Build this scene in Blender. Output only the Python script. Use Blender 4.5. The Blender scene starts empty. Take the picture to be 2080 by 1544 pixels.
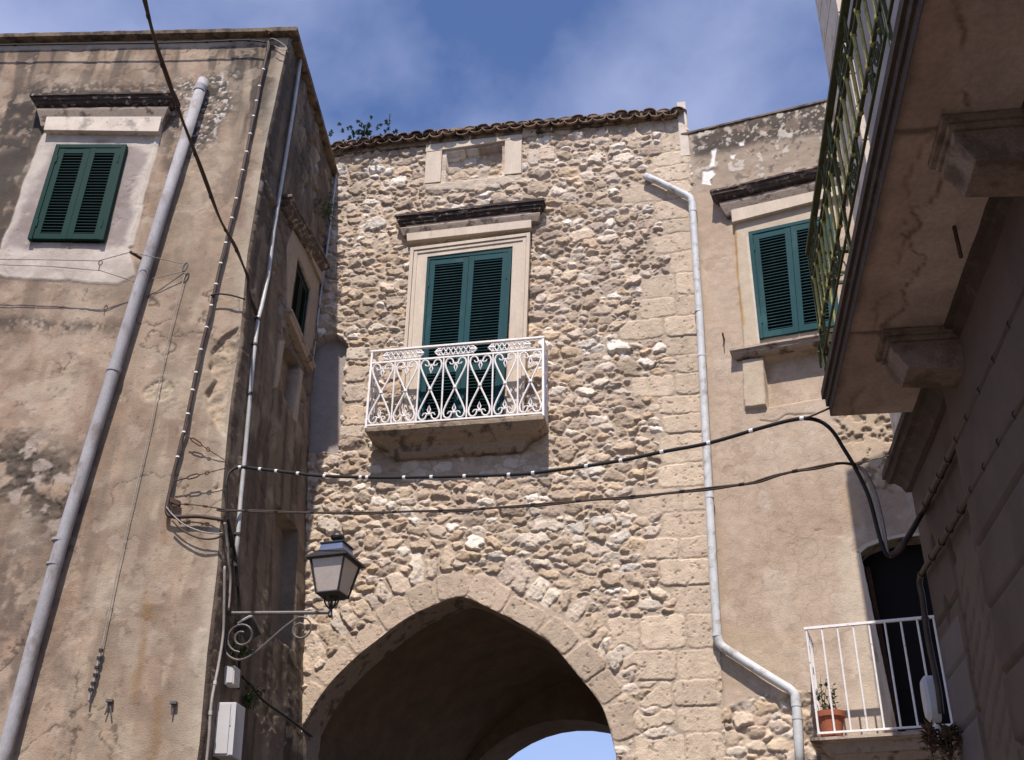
import bpy, math, random
import numpy as np
from mathutils import Vector, Matrix

random.seed(7)
RNG = np.random.default_rng(11)
SC = bpy.context.scene
COL = SC.collection
R = math.radians

# ---------------------------------------------------------------- camera
FPX = 2264.0                                   # focal length in pixels of a 2080 x 1544 frame
PITCH, ROLL = R(29.67), R(0.8)
CAM = np.array([0.0, 0.0, 1.6])
_F = np.array([0, math.cos(PITCH), math.sin(PITCH)])
_R0 = np.array([1.0, 0, 0]); _U0 = np.cross(_R0, _F)
_R = _R0*math.cos(ROLL) + _U0*math.sin(ROLL)
_U = -_R0*math.sin(ROLL) + _U0*math.cos(ROLL)
cd = bpy.data.cameras.new('camera'); cam = bpy.data.objects.new('camera', cd); COL.objects.link(cam)
cd.sensor_fit = 'HORIZONTAL'; cd.sensor_width = 36.0; cd.lens = 36.0*FPX/2080.0
cd.clip_start = 0.05; cd.clip_end = 2000
m = Matrix.Identity(4)
for i in range(3):
    m[i][0], m[i][1], m[i][2], m[i][3] = _R[i], _U[i], -_F[i], CAM[i]
cam.matrix_world = m
SC.camera = cam

# ---------------------------------------------------------------- light
SUN_AZ, SUN_EL = 10.6, 56.0                     # azimuth the light travels towards (from +Y to +X), elevation
wd = bpy.data.worlds.new("World"); SC.world = wd; wd.use_nodes = True
nt = wd.node_tree; nt.nodes.clear()
def wn(t, **k):
    n = nt.nodes.new(t)
    for a, b in k.items(): setattr(n, a, b)
    return n
out = wn('ShaderNodeOutputWorld'); bg = wn('ShaderNodeBackground'); bg.inputs[1].default_value = 0.11
sky = wn('ShaderNodeTexSky', sky_type='NISHITA', sun_disc=False, sun_elevation=R(SUN_EL), sun_rotation=R(180+SUN_AZ))
sky.air_density = 1.0; sky.dust_density = 0.6; sky.ozone_density = 2.5
tc = wn('ShaderNodeTexCoord'); mp = wn('ShaderNodeMapping'); mp.inputs['Scale'].default_value = (2.2, 2.0, 2.6)
mp.inputs['Rotation'].default_value = (0.3, 0.5, 0.5)
nz = wn('ShaderNodeTexNoise'); nz.inputs['Scale'].default_value = 1.5; nz.inputs['Detail'].default_value = 7; nz.inputs['Roughness'].default_value = 0.52
nz.inputs['Distortion'].default_value = 0.15
rp = wn('ShaderNodeValToRGB'); rp.color_ramp.elements[0].position = 0.40; rp.color_ramp.elements[1].position = 0.68
rp.color_ramp.elements[0].color = (0.0, 0.0, 0.0, 1); rp.color_ramp.elements[1].color = (0.72, 0.72, 0.72, 1)
tint = wn('ShaderNodeMixRGB', blend_type='MULTIPLY'); tint.inputs[0].default_value = 1.0; tint.inputs[2].default_value = (0.95, 1.0, 1.24, 1)
mx = wn('ShaderNodeMixRGB'); mx.inputs[2].default_value = (4.0, 4.45, 6.6, 1)
L_ = nt.links.new
L_(tc.outputs['Generated'], mp.inputs['Vector']); L_(mp.outputs[0], nz.inputs['Vector']); L_(nz.outputs['Fac'], rp.inputs[0])
L_(sky.outputs[0], tint.inputs[1]); L_(tint.outputs[0], mx.inputs[1]); L_(rp.outputs[0], mx.inputs[0])
L_(mx.outputs[0], bg.inputs[0]); L_(bg.outputs[0], out.inputs[0])
sd = bpy.data.lights.new('sun', 'SUN'); sd.energy = 4.8; sd.angle = R(0.5); sd.color = (1.0, 0.91, 0.815)
sun = bpy.data.objects.new('sun', sd); COL.objects.link(sun)
tv = Vector((math.sin(R(SUN_AZ))*math.cos(R(SUN_EL)), math.cos(R(SUN_AZ))*math.cos(R(SUN_EL)), -math.sin(R(SUN_EL))))
sun.rotation_euler = tv.to_track_quat('-Z', 'Y').to_euler(); sun.location = (-4, -10, 25)
SC.view_settings.view_transform = 'Standard'; SC.view_settings.look = 'None'
SC.view_settings.exposure = 0.3; SC.view_settings.gamma = 1.0
SC.render.engine = 'CYCLES'

# ---------------------------------------------------------------- measuring: pixel of the photo -> point on a real wall
def ray(x, y): return _F*FPX + _R*(x-1040.0) - _U*(y-772.0)
def aty(x, y, Y):
    d = ray(x, y); return CAM + d*(Y/d[1])
def atz(x, y, Z):
    d = ray(x, y); return CAM + d*((Z-1.6)/d[2])
def projpx(P):
    v = np.asarray(P, float)-CAM; z = v@_F
    return np.array([1040+FPX*(v@_R)/z, 772-FPX*(v@_U)/z])

class Wall:
    """flat upright wall: u runs along it, d stands out of it"""
    def __init__(s, o, u, n):
        s.o = np.array(o, float); s.u = np.array(u, float); s.n = np.array(n, float)
    def P(s, u, z, d=0.0):
        u = np.asarray(u, float); z = np.asarray(z, float); d = np.asarray(d, float)
        u, z, d = np.broadcast_arrays(u, z, d)
        p = u[..., None]*s.u + d[..., None]*s.n + np.array([s.o[0], s.o[1], 0.0])
        p[..., 2] += z
        return p
    def hit(s, x, y, d=0.0):
        q = ray(x, y); return CAM + q*(((s.o+s.n*d)-CAM)@s.n/(q@s.n))
    def uz(s, x, y, d=0.0):
        p = s.hit(x, y, d); return float((p-s.o)@s.u), float(p[2])
def front(o, az):
    a = R(az); return Wall(o, (math.cos(a), -math.sin(a), 0), (-math.sin(a), -math.cos(a), 0))
def sidew(o, az, sg):
    a = R(az); return Wall(o, (math.sin(a), math.cos(a), 0), (sg*math.cos(a), -sg*math.sin(a), 0))

ST = front(aty(955, 700, 12.8), 10.49)                # rubble gate house front
J0 = ST.hit(650, 520)
_LSp = sidew(J0, 4.7, 1)
LF = front(_LSp.hit(500, 540), 2.69)                   # plastered house, sunlit front
RT = front(ST.hit(1425, 700), 20.9)                    # plastered house on the right
DKY = 8.5; KU, KL = DKY/11.0, DKY/10.0
DKU = sidew(aty(1816, 830, DKY), 8.5, -1)             # shaded house along the street, upper floors
DKL = sidew(aty(1870, 1100, DKY), 8.5, -1)            # its ground floor

def curve(W, pts):
    a = sorted([W.uz(*p) for p in pts], key=lambda t: t[1])
    us = np.array([t[0] for t in a]); zs = np.array([t[1] for t in a])
    return lambda z: np.interp(z, zs, us)
LF_CORNER = curve(LF, [(592, 52), (539, 296), (502, 519), (485, 709), (470, 803), (461, 887), (451, 1005), (441, 1156), (421, 1325), (405, 1512)])
ST_JUNC = curve(ST, [(676, 300), (668, 420), (655, 540), (640, 690), (630, 800), (624, 920), (619, 1050), (616, 1200), (613, 1350), (610, 1540)])
ST_RIGHT = curve(ST, [(1392, 212), (1403, 300), (1412, 400), (1420, 520), (1430, 700), (1441, 960), (1455, 1200), (1462, 1310), (1475, 1544)])

class Ruled:
    """side wall of the left house: ruled between its front corner and the gate house; u in metres from the corner"""
    LEN = 2.85
    a = R(4.0); n = np.array([math.cos(a), -math.sin(a), 0.0])
    def P(s, u, z, d=0.0):
        u = np.asarray(u, float); z = np.asarray(z, float); d = np.asarray(d, float)
        u, z, d = np.broadcast_arrays(u, z, d)
        t = (u/s.LEN)[..., None]
        A = LF.P(LF_CORNER(z), z); B = ST.P(ST_JUNC(z), z)
        return A*(1-t) + B*t + d[..., None]*s.n
    def uz(s, x, y, d=0.0):
        q = np.array(_side_guess(x, y)); tgt = np.array([x, y], float)
        for _ in range(25):
            e = projpx(s.P(q[0], q[1], d)) - tgt
            J = np.array([(projpx(s.P(q[0]+1e-3*(k == 0), q[1]+1e-3*(k == 1), d))-tgt-e)/1e-3 for k in (0, 1)]).T
            q = q - np.clip(np.linalg.solve(J, e), -0.6, 0.6)
        return float(q[0]), float(q[1])
    def hit(s, x, y, d=0.0):
        return s.P(*s.uz(x, y, d), d)
def _side_guess(x, y):
    u, z = _LSp.uz(x, y); return (min(max(u+2.8, 0), 2.85), z)
LS = Ruled()

class Quad:
    """patch of a wall between four measured corners; u in [0,w], z in [0,h]"""
    def __init__(s, W, tl, tr, br, bl, px=True, d=0.0):
        f = (lambda p: W.uz(p[0], p[1], d)) if px else (lambda p: p)
        s.W = W; s.c = [np.array(f(p)) for p in (tl, tr, br, bl)]
        s.w = float(np.linalg.norm(s.c[1]-s.c[0])); s.h = float(np.linalg.norm(s.c[3]-s.c[0]))
    def P(s, u, z, d=0.0):
        u = np.asarray(u, float); z = np.asarray(z, float); d = np.asarray(d, float)
        u, z, d = np.broadcast_arrays(u, z, d)
        a = (u/s.w)[..., None]; b = (z/s.h)[..., None]
        q = (s.c[3]*(1-a)+s.c[2]*a)*(1-b) + (s.c[0]*(1-a)+s.c[1]*a)*b
        return s.W.P(q[..., 0], q[..., 1], d)

# ---------------------------------------------------------------- noise
def _hash(x, y, s):
    h = (x*374761393 + y*668265263 + s*974634777) & 0xffffffff
    h = ((h ^ (h >> 13))*1274126177) & 0xffffffff
    h = (h ^ (h >> 16)) & 0xffff
    return h/65535.0
def vnoise(x, y, s=0):
    xi = np.floor(x).astype(np.int64); yi = np.floor(y).astype(np.int64)
    fx = x-xi; fy = y-yi; fx = fx*fx*(3-2*fx); fy = fy*fy*(3-2*fy)
    a = _hash(xi, yi, s); b = _hash(xi+1, yi, s); c = _hash(xi, yi+1, s); d = _hash(xi+1, yi+1, s)
    return (a*(1-fx)+b*fx)*(1-fy) + (c*(1-fx)+d*fx)*fy
def fbm(x, y, f, o=4, s=0, fy=None):
    r = 0; amp = 0.5; t = 0; fy = f if fy is None else fy
    for k in range(o):
        r = r + amp*vnoise(x*f+17.3*k, y*fy-9.1*k, s+k*31); t += amp; amp *= 0.5; f *= 2.03; fy *= 2.03
    return r/t                                           # 0..1
def sst(a, b, x):
    t = np.clip((x-a)/(b-a), 0, 1); return t*t*(3-2*t)
def sdist(U, Z, poly):
    """signed distance to a polygon, positive inside"""
    poly = np.array(poly); d = np.full(U.shape, 1e9); ins = np.zeros(U.shape, bool); n = len(poly)
    for i in range(n):
        a = poly[i]; b = poly[(i+1) % n]; e = b-a
        t = np.clip(((U-a[0])*e[0]+(Z-a[1])*e[1])/(e@e+1e-12), 0, 1)
        d = np.minimum(d, (U-a[0]-t*e[0])**2+(Z-a[1]-t*e[1])**2)
        c = ((a[1] > Z) != (b[1] > Z))
        with np.errstate(divide='ignore', invalid='ignore'):
            xx = (b[0]-a[0])*(Z-a[1])/(b[1]-a[1]+1e-12)+a[0]
        ins ^= c & (U < xx)
    d = np.sqrt(d); return np.where(ins, d, -d)
def ldist(U, Z, pts):
    pts = np.array(pts); d = np.full(U.shape, 1e9)
    for a, b in zip(pts[:-1], pts[1:]):
        e = b-a; t = np.clip(((U-a[0])*e[0]+(Z-a[1])*e[1])/(e@e+1e-12), 0, 1)
        d = np.minimum(d, (U-a[0]-t*e[0])**2+(Z-a[1]-t*e[1])**2)
    return np.sqrt(d)
def UZ(W, pts, d=0.0): return [W.uz(p[0], p[1], d) for p in pts]

# ---------------------------------------------------------------- materials
def _link(nt, a, b): nt.links.new(a, b)
def mat(name, col=None, attr=False, rough=0.85, var=0.25, scale=6.0, fine=60.0, stain=None, samt=0.0, sscale=3.0, zsq=1.0,
        bump=0.25, bscale=70.0, metal=0.0, spec=0.3, trans=0.0, alpha=1.0):
    M = bpy.data.materials.new(name); M.use_nodes = True; t = M.node_tree; N = t.nodes; N.clear()
    o = N.new('ShaderNodeOutputMaterial'); b = N.new('ShaderNodeBsdfPrincipled'); t.links.new(b.outputs[0], o.inputs[0])
    b.inputs['Roughness'].default_value = rough; b.inputs['Metallic'].default_value = metal
    b.inputs['Specular IOR Level'].default_value = spec; b.inputs['Transmission Weight'].default_value = trans
    b.inputs['Alpha'].default_value = alpha
    g = N.new('ShaderNodeNewGeometry'); mp = N.new('ShaderNodeMapping'); mp.inputs['Scale'].default_value = (1, 1, zsq)
    t.links.new(g.outputs['Position'], mp.inputs['Vector'])
    def noise(sc, det=5, src=mp.outputs[0]):
        n = N.new('ShaderNodeTexNoise'); n.inputs['Scale'].default_value = sc; n.inputs['Detail'].default_value = det
        n.inputs['Roughness'].default_value = 0.62
        t.links.new(src, n.inputs['Vector']); return n.outputs['Fac']
    if attr:
        a = N.new('ShaderNodeAttribute'); a.attribute_name = 'col'; c = a.outputs['Color']
    else:
        a = N.new('ShaderNodeRGB'); a.outputs[0].default_value = (*col, 1); c = a.outputs[0]
    if stain:
        r = N.new('ShaderNodeValToRGB'); lo = 0.62-0.3*samt
        r.color_ramp.elements[0].position = lo; r.color_ramp.elements[1].position = lo+0.12
        t.links.new(noise(sscale, 7), r.inputs[0])
        x = N.new('ShaderNodeMixRGB'); x.inputs[2].default_value = (*stain, 1)
        t.links.new(r.outputs[0], x.inputs[0]); t.links.new(c, x.inputs[1]); c = x.outputs[0]
    for sc, v in ((scale, var), (fine, var*0.8)):
        mr = N.new('ShaderNodeMapRange'); mr.inputs[1].default_value = 0.25; mr.inputs[2].default_value = 0.75
        mr.inputs[3].default_value = 1-v; mr.inputs[4].default_value = 1+v
        t.links.new(noise(sc), mr.inputs[0])
        x = N.new('ShaderNodeMixRGB'); x.blend_type = 'MULTIPLY'; x.inputs[0].default_value = 1
        t.links.new(c, x.inputs[1]); t.links.new(mr.outputs[0], x.inputs[2]); c = x.outputs[0]
    t.links.new(c, b.inputs['Base Color'])
    if bump > 0:
        bp = N.new('ShaderNodeBump'); bp.inputs['Strength'].default_value = bump; bp.inputs['Distance'].default_value = 0.02
        t.links.new(noise(bscale, 6, g.outputs['Position']), bp.inputs['Height']); t.links.new(bp.outputs[0], b.inputs['Normal'])
    return M

M = {}
M['rubble'] = mat('rubble_stone', attr=True, var=0.16, scale=9, fine=75, bump=0.55, bscale=55)
M['plaster'] = mat('weathered_plaster', attr=True, var=0.15, scale=7, fine=85, bump=0.42, bscale=70)
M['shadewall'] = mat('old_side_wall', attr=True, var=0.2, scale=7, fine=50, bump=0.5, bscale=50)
M['trim'] = mat('pale_limestone_trim', (0.53, 0.45, 0.365), var=0.14, scale=5, stain=(0.36, 0.24, 0.14), samt=0.12, sscale=4, zsq=0.3, bump=0.2)
M['trim2'] = mat('white_limewash_trim', (0.56, 0.49, 0.42), var=0.14, scale=6, stain=(0.30, 0.26, 0.23), samt=0.25, sscale=5, bump=0.2)
M['hood'] = mat('blackened_hood_stone', (0.05, 0.038, 0.034), var=0.4, scale=9, stain=(0.42, 0.36, 0.31), samt=0.17, sscale=13, bump=0.8, bscale=40)
M['hood2'] = mat('grimy_hood_stone', (0.085, 0.063, 0.053), var=0.4, scale=9, stain=(0.36, 0.29, 0.23), samt=0.3, sscale=11, bump=0.7, bscale=40)
M['hoodpale'] = mat('stained_frieze_stone', (0.36, 0.29, 0.235), var=0.22, scale=6, stain=(0.10, 0.075, 0.06), samt=0.4, sscale=6, bump=0.4)
M['teal'] = mat('teal_shutter_paint', (0.0075, 0.052, 0.062), rough=0.6, var=0.14, scale=3, fine=30, stain=(0.022, 0.075, 0.082), samt=0.25, sscale=4, zsq=0.5, bump=0.06, spec=0.12)
M['teal2'] = mat('green_shutter_paint', (0.0045, 0.031, 0.025), rough=0.55, var=0.12, scale=3, fine=30, bump=0.04, spec=0.12)
M['teal2_shaded'] = mat('shaded_green_shutter_paint', (0.004, 0.012, 0.011), rough=0.6, var=0.2, scale=3, bump=0.04, spec=0.1)  # green shutter paint darkened for the window on the shaded side
M['black'] = mat('interior_darkness', (0.006, 0.005, 0.005), rough=0.9, var=0.1, bump=0)  # flat black standing in for unlit interiors
M['whiteiron'] = mat('white_painted_iron', (0.78, 0.75, 0.74), rough=0.5, var=0.10, scale=12, stain=(0.33, 0.2, 0.13), samt=0.02, sscale=22, bump=0.15)
M['greeniron'] = mat('old_green_iron', (0.050, 0.060, 0.018), rough=0.65, var=0.35, scale=10, stain=(0.065, 0.035, 0.018), samt=0.22, sscale=14, bump=0.4)
M['sunlit_olive'] = mat('sunlit_bar_paint', (0.28, 0.26, 0.085), rough=0.6, var=0.3, scale=10, stain=(0.09, 0.05, 0.02), samt=0.2, sscale=16, bump=0.3)  # railing colour lightened so the bars look sunlit
M['darkiron'] = mat('dark_cast_iron', (0.025, 0.022, 0.022), rough=0.5, var=0.3, bump=0.2, spec=0.5)
M['greyiron'] = mat('grey_bracket_iron', (0.10, 0.09, 0.085), rough=0.5, var=0.3, bump=0.2, spec=0.5)
M['rust'] = mat('rusty_iron', (0.07, 0.035, 0.022), rough=0.8, var=0.4, scale=20, bump=0.4)
M['pvc'] = mat('grey_white_pvc', (0.54, 0.555, 0.565), rough=0.55, var=0.14, scale=5, stain=(0.36, 0.33, 0.30), samt=0.3, sscale=7, bump=0.06)
M['asb'] = mat('grey_fibre_cement_pipe', (0.31, 0.30, 0.315), rough=0.75, var=0.18, scale=8, stain=(0.22, 0.195, 0.185), samt=0.35, sscale=6, zsq=0.5, bump=0.2)
M['conduit'] = mat('galvanised_conduit', (0.40, 0.40, 0.41), rough=0.45, var=0.2, scale=9, bump=0.1, spec=0.5)
M['cable'] = mat('black_cable', (0.018, 0.016, 0.017), rough=0.6, var=0.3, scale=10, bump=0.1)
M['cablebrown'] = mat('brown_cable', (0.06, 0.04, 0.03), rough=0.6, var=0.3, scale=10, bump=0.1)
M['cablegrey'] = mat('grey_cable', (0.30, 0.27, 0.25), rough=0.6, var=0.2, scale=10, bump=0.1)
M['tie'] = mat('white_cable_tie', (0.75, 0.74, 0.74), rough=0.5, var=0.1, bump=0)
M['whitebox'] = mat('white_box_paint', (0.47, 0.46, 0.46), rough=0.5, var=0.06, scale=4, stain=(0.45, 0.38, 0.30), samt=0.08, sscale=9, bump=0.05)
M['tile'] = mat('lichened_roof_tile', (0.22, 0.155, 0.11), var=0.35, scale=11, stain=(0.075, 0.055, 0.045), samt=0.55, sscale=7, bump=0.6, bscale=45)
M['coping'] = mat('lichened_coping', (0.17, 0.125, 0.085), var=0.3, scale=8, stain=(0.06, 0.045, 0.035), samt=0.5, sscale=6, bump=0.6, bscale=40)
M['slab_shaded'] = mat('shaded_slab_stone', (0.058, 0.042, 0.034), var=0.3, scale=6, stain=(0.11, 0.08, 0.06), samt=0.2, sscale=8, bump=0.5)  # slab stone darkened to carry the shade on the street house
M['corbel'] = mat('damp_corbel_stone', (0.22, 0.165, 0.135), var=0.3, scale=6, stain=(0.12, 0.085, 0.066), samt=0.5, sscale=5, bump=0.5)
M['slab'] = mat('balcony_slab_stone', (0.30, 0.235, 0.175), var=0.25, scale=6, stain=(0.10, 0.075, 0.06), samt=0.4, sscale=6, bump=0.5)
M['soffit'] = mat('damp_soffit_plaster', attr=True, var=0.2, scale=4, fine=30, bump=0.3, bscale=30)
M['shadeplaster'] = mat('pale_grey_plaster', attr=True, var=0.10, scale=4, fine=30, bump=0.2, bscale=40)
M['vault'] = mat('dark_vault_plaster', (0.15, 0.105, 0.07), var=0.3, scale=3, bump=0.4)  # even dark brown for the vault and far arch
M['paving'] = mat('street_paving', (0.135, 0.112, 0.093), var=0.25, scale=2, bump=0.3, bscale=10)
M['roofing'] = mat('flat_roof_screed', (0.30, 0.26, 0.22), var=0.2, bump=0.2)
M['body'] = mat('inner_masonry', (0.30, 0.25, 0.20), var=0.2, bump=0.2)
M['terracotta'] = mat('terracotta', (0.33, 0.105, 0.055), var=0.15, scale=12, bump=0.15)
M['soil'] = mat('potting_soil', (0.03, 0.02, 0.015), var=0.4, bump=0.6)
M['leaf'] = mat('weed_leaf', (0.055, 0.095, 0.03), rough=0.6, var=0.4, scale=30, bump=0)
M['dryleaf'] = mat('dried_leaf', (0.085, 0.05, 0.03), rough=0.8, var=0.4, scale=30, bump=0)
M['twig'] = mat('twig', (0.06, 0.05, 0.025), var=0.3, bump=0)
M['glass'] = mat('milky_lantern_glass', (0.50, 0.43, 0.38), rough=0.22, var=0.12, scale=5, bump=0.02, spec=0.6, trans=0.25)
M['lanternroof'] = mat('blue_grey_lantern_metal', (0.10, 0.13, 0.22), rough=0.3, var=0.2, bump=0.05, spec=0.7)

# ---------------------------------------------------------------- mesh building
class MB:
    def __init__(s): s.v = []; s.f = []
    def add(s, vs, fs):
        o = len(s.v); s.v += [tuple(float(c) for c in p) for p in vs]; s.f += [tuple(i+o for i in f) for f in fs]; return s
    BF = [(0, 3, 2, 1), (4, 5, 6, 7), (0, 1, 5, 4), (1, 2, 6, 5), (2, 3, 7, 6), (3, 0, 4, 7)]
    def box(s, W, u0, u1, z0, z1, d0, d1, rag=0.0):
        q = [W.P(u, z, d) for d in (d0, d1) for (u, z) in ((u0, z0), (u1, z0), (u1, z1), (u0, z1))]
        return s.add(q, s.BF)
    def obox(s, c, ax, ay, az):
        c, ax, ay, az = (np.array(t, float) for t in (c, ax, ay, az))
        q = [c+sz*az+sx*ax+sy*ay for sz in (-1, 1) for (sx, sy) in ((-1, -1), (1, -1), (1, 1), (-1, 1))]
        return s.add(q, s.BF)
    def tube(s, path, r, seg=8, cap=True, flat=None):
        p = [np.array(q, float) for q in path]; n = len(p)
        rs = [r]*n if np.isscalar(r) else list(r)
        up = None; rings = []
        for i in range(n):
            t = p[min(i+1, n-1)]-p[max(i-1, 0)]; t = t/(np.linalg.norm(t)+1e-12)
            if up is None:
                a = np.array([0, 0, 1.0]) if abs(t[2]) < 0.9 else np.array([1.0, 0, 0]); up = np.cross(t, a); up /= np.linalg.norm(up)
            else:
                up = up-(up@t)*t; up /= np.linalg.norm(up)+1e-12
            w = np.cross(t, up)
            rings.append([p[i]+rs[i]*(up*math.cos(6.28318*k/seg)+w*math.sin(6.28318*k/seg)) for k in range(seg)])
        vs = [q for g in rings for q in g]; fs = []
        for i in range(n-1):
            for k in range(seg):
                fs.append((i*seg+k, i*seg+(k+1) % seg, (i+1)*seg+(k+1) % seg, (i+1)*seg+k))
        if cap: fs += [tuple(range(seg-1, -1, -1)), tuple(range((n-1)*seg, n*seg))]
        return s.add(vs, fs)
    def lathe(s, c, prof, seg=12, ax=(0, 0, 1), square=False):
        c = np.array(c, float); ax = np.array(ax, float)
        vs = []; n = len(prof)
        for (r, h) in prof:
            for k in range(seg):
                a = 6.28318*k/seg; vs.append(c+np.array([r*math.cos(a), r*math.sin(a), h]))
        fs = [(i*seg+k, i*seg+(k+1) % seg, (i+1)*seg+(k+1) % seg, (i+1)*seg+k) for i in range(n-1) for k in range(seg)]
        fs += [tuple(range(seg-1, -1, -1)), tuple(range((n-1)*seg, n*seg))]
        return s.add(vs, fs)
    def cornice(s, W, uL, zL, uR, zR, prof, nseg=14, jag=0.0, seed=0, d0=0.0):
        """profile [(d, dz)] swept from left to right with mitred returns back to the wall"""
        rows = []; k = len(prof); rg = random.Random(seed)
        ts = [i/nseg for i in range(nseg+1)]
        def row(u, z, ret, side):
            r = []
            for (d, dz) in prof:
                uu = u + side*d*(1.0)
                r.append(W.P(uu, z+dz, d0 if ret else d+d0))
            return r
        rows.append(row(uL, zL, True, -1))
        for i, t in enumerate(ts):
            z = zL+(zR-zL)*t; u = uL+(uR-uL)*t
            sd = -1 if i == 0 else (1 if i == nseg else 0)
            r = row(u, z, False, sd)
            if jag: r = [q+np.array([0, 0, rg.uniform(-jag, jag)])+W.n*rg.uniform(-jag, jag) if 0 < j < k-1 else q for j, q in enumerate(r)]
            rows.append(r)
        rows.append(row(uR, zR, True, 1))
        vs = [q for r in rows for q in r]; fs = []
        for i in range(len(rows)-1):
            for j in range(k-1):
                fs.append((i*k+j, i*k+j+1, (i+1)*k+j+1, (i+1)*k+j))
        return s.add(vs, fs)
    def prism(s, base, off):
        """polygon base (list of points) extruded by vector off"""
        n = len(base); b = [np.array(p, float) for p in base]; o = np.array(off, float)
        vs = b+[p+o for p in b]
        fs = [tuple(range(n)), tuple(range(2*n-1, n-1, -1))]+[(i, i+n, (i+1) % n+n, (i+1) % n) for i in range(n)]
        return s.add(vs, fs)
    def build(s, name, material, parent=None, smooth=False, bevel=0.0):
        me = bpy.data.meshes.new(name); me.from_pydata(s.v, [], s.f); me.validate()
        import bmesh
        bm = bmesh.new(); bm.from_mesh(me); bmesh.ops.recalc_face_normals(bm, faces=bm.faces)
        if bevel > 0:
            bmesh.ops.bevel(bm, geom=[e for e in bm.edges if len(e.link_faces) == 2 and e.calc_face_angle(0) > 0.6], offset=bevel, segments=2, affect='EDGES', profile=0.6)
        bm.to_mesh(me); bm.free()
        if smooth:
            me.polygons.foreach_set('use_smooth', [True]*len(me.polygons))
        return link(name, me, material, parent)
def link(name, me, material, parent=None):
    o = bpy.data.objects.new(name, me); COL.objects.link(o)
    if material is not None: me.materials.append(M[material] if isinstance(material, str) else material)
    if parent is not None: adopt(o, parent)
    return o
def world_loc(o):
    p = np.zeros(3)
    while o is not None:
        p = p+np.array(o.location); o = o.parent if o.get('_kept') else None
    return p
BASE = {}
def adopt(o, parent):
    o.parent = parent; b = BASE.get(parent.name, (0, 0, 0))
    o.matrix_parent_inverse = Matrix.Translation(-Vector(b))
def thing(name, label, cat, loc=(0, 0, 0), group=None):
    o = bpy.data.objects.new(name, None); COL.objects.link(o); o.location = tuple(float(c) for c in loc)
    o.empty_display_size = 0.2; BASE[o.name] = tuple(float(c) for c in loc)
    o['label'] = label; o['category'] = cat
    if group: o['group'] = group
    return o
def tag(o, label, cat, group=None):
    o['label'] = label; o['category'] = cat
    if group: o['group'] = group
    return o
def struct(o): o['kind'] = 'structure'; return o
def sheet(name, P, C, material, parent, keep=None, smooth=True):
    """grid of points (ny,nx,3) with a colour per point"""
    ny, nx = P.shape[:2]
    idx = np.arange(ny*nx).reshape(ny, nx)
    q = np.stack([idx[:-1, :-1], idx[:-1, 1:], idx[1:, 1:], idx[1:, :-1]], -1)
    q = q[keep] if keep is not None else q.reshape(-1, 4)
    q = q.reshape(-1, 4)
    used = np.zeros(ny*nx, bool); used[q.ravel()] = True
    re = np.cumsum(used)-1; q = re[q]
    V = P.reshape(-1, 3)[used]; CC = C.reshape(-1, 3)[used]
    me = bpy.data.meshes.new(name); me.vertices.add(len(V)); me.vertices.foreach_set('co', V.astype(np.float32).ravel())
    me.loops.add(q.size); me.loops.foreach_set('vertex_index', q.astype(np.int32).ravel())
    me.polygons.add(len(q)); me.polygons.foreach_set('loop_start', np.arange(0, q.size, 4, dtype=np.int32))
    me.update(calc_edges=True)
    if smooth: me.polygons.foreach_set('use_smooth', np.ones(len(q), bool))
    a = me.color_attributes.new('col', 'FLOAT_COLOR', 'POINT')
    a.data.foreach_set('color', np.concatenate([np.clip(CC, 0.003, 0.9), np.ones((len(V), 1))], 1).astype(np.float32).ravel())
    me.validate()
    return link(name, me, material, parent)
def grid(uL, uR, z0, zf, z1, du, coarse=0.08):
    """grid of u (between two border functions of z) and z: fine above zf, coarse below"""
    z = np.concatenate([np.arange(z0, zf, coarse), np.arange(zf, z1, du), [z1]])
    w = float(np.max(uR(z)-uL(z))); n = int(w/du)+2
    t = np.linspace(0, 1, n)[None, :]
    a = uL(z)[:, None]; b = uR(z)[:, None]
    U = a*(1-t)+b*t; Z = np.repeat(z[:, None], n, 1)
    return U, Z, np.repeat(t, len(z), 0)
def lerp(C, c, m): return C*(1-m[..., None]) + np.array(c)*m[..., None]

# ---------------------------------------------------------------- rubble masonry
PAL = np.array([(0.49, 0.388, 0.29), (0.53, 0.43, 0.335), (0.44, 0.343, 0.255), (0.60, 0.515, 0.425), (0.68, 0.61, 0.53), (0.50, 0.38, 0.265), (0.39, 0.305, 0.24), (0.52, 0.43, 0.35)])
def fill_seeds(region, u0, u1, z0, z1, passes, rng, old=(), ax=1.3, az=0.82, tight=0.86):
    cells = {}; out = []
    def put(s):
        cells.setdefault((int(s['u']//0.3), int(s['z']//0.3)), []).append(s)
    for s in old: put(s)
    for n, r0, r1 in passes:
        us = rng.uniform(u0, u1, n); zs = rng.uniform(z0, z1, n); rr = rng.uniform(r0, r1, n)
        ok = region(us, zs)
        for u, z, r, k in zip(us, zs, rr, ok):
            if not k: continue
            ci, cj = int(u//0.3), int(z//0.3); bad = False
            for i in range(ci-2, ci+3):
                for j in range(cj-2, cj+3):
                    for s in cells.get((i, j), ()):
                        if ((u-s['u'])/ax)**2+((z-s['z'])/az)**2 < (tight*(r+s['r']))**2: bad = True; break
                    if bad: break
                if bad: break
            if bad: continue
            e = rng.uniform(0.8, 1.6)
            s = dict(u=u, z=z, r=r, a=r*ax*e**0.5*1.06, b=r*az/e**0.5*1.06, rot=rng.normal(0, 0.33), p=rng.uniform(2.4, 6.0),
                     h=rng.uniform(0.016, 0.052)*(0.62+r*4.5), c=PAL[rng.integers(len(PAL))]*rng.uniform(0.76, 1.14), box=False)
            put(s); out.append(s)
    return out
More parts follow.
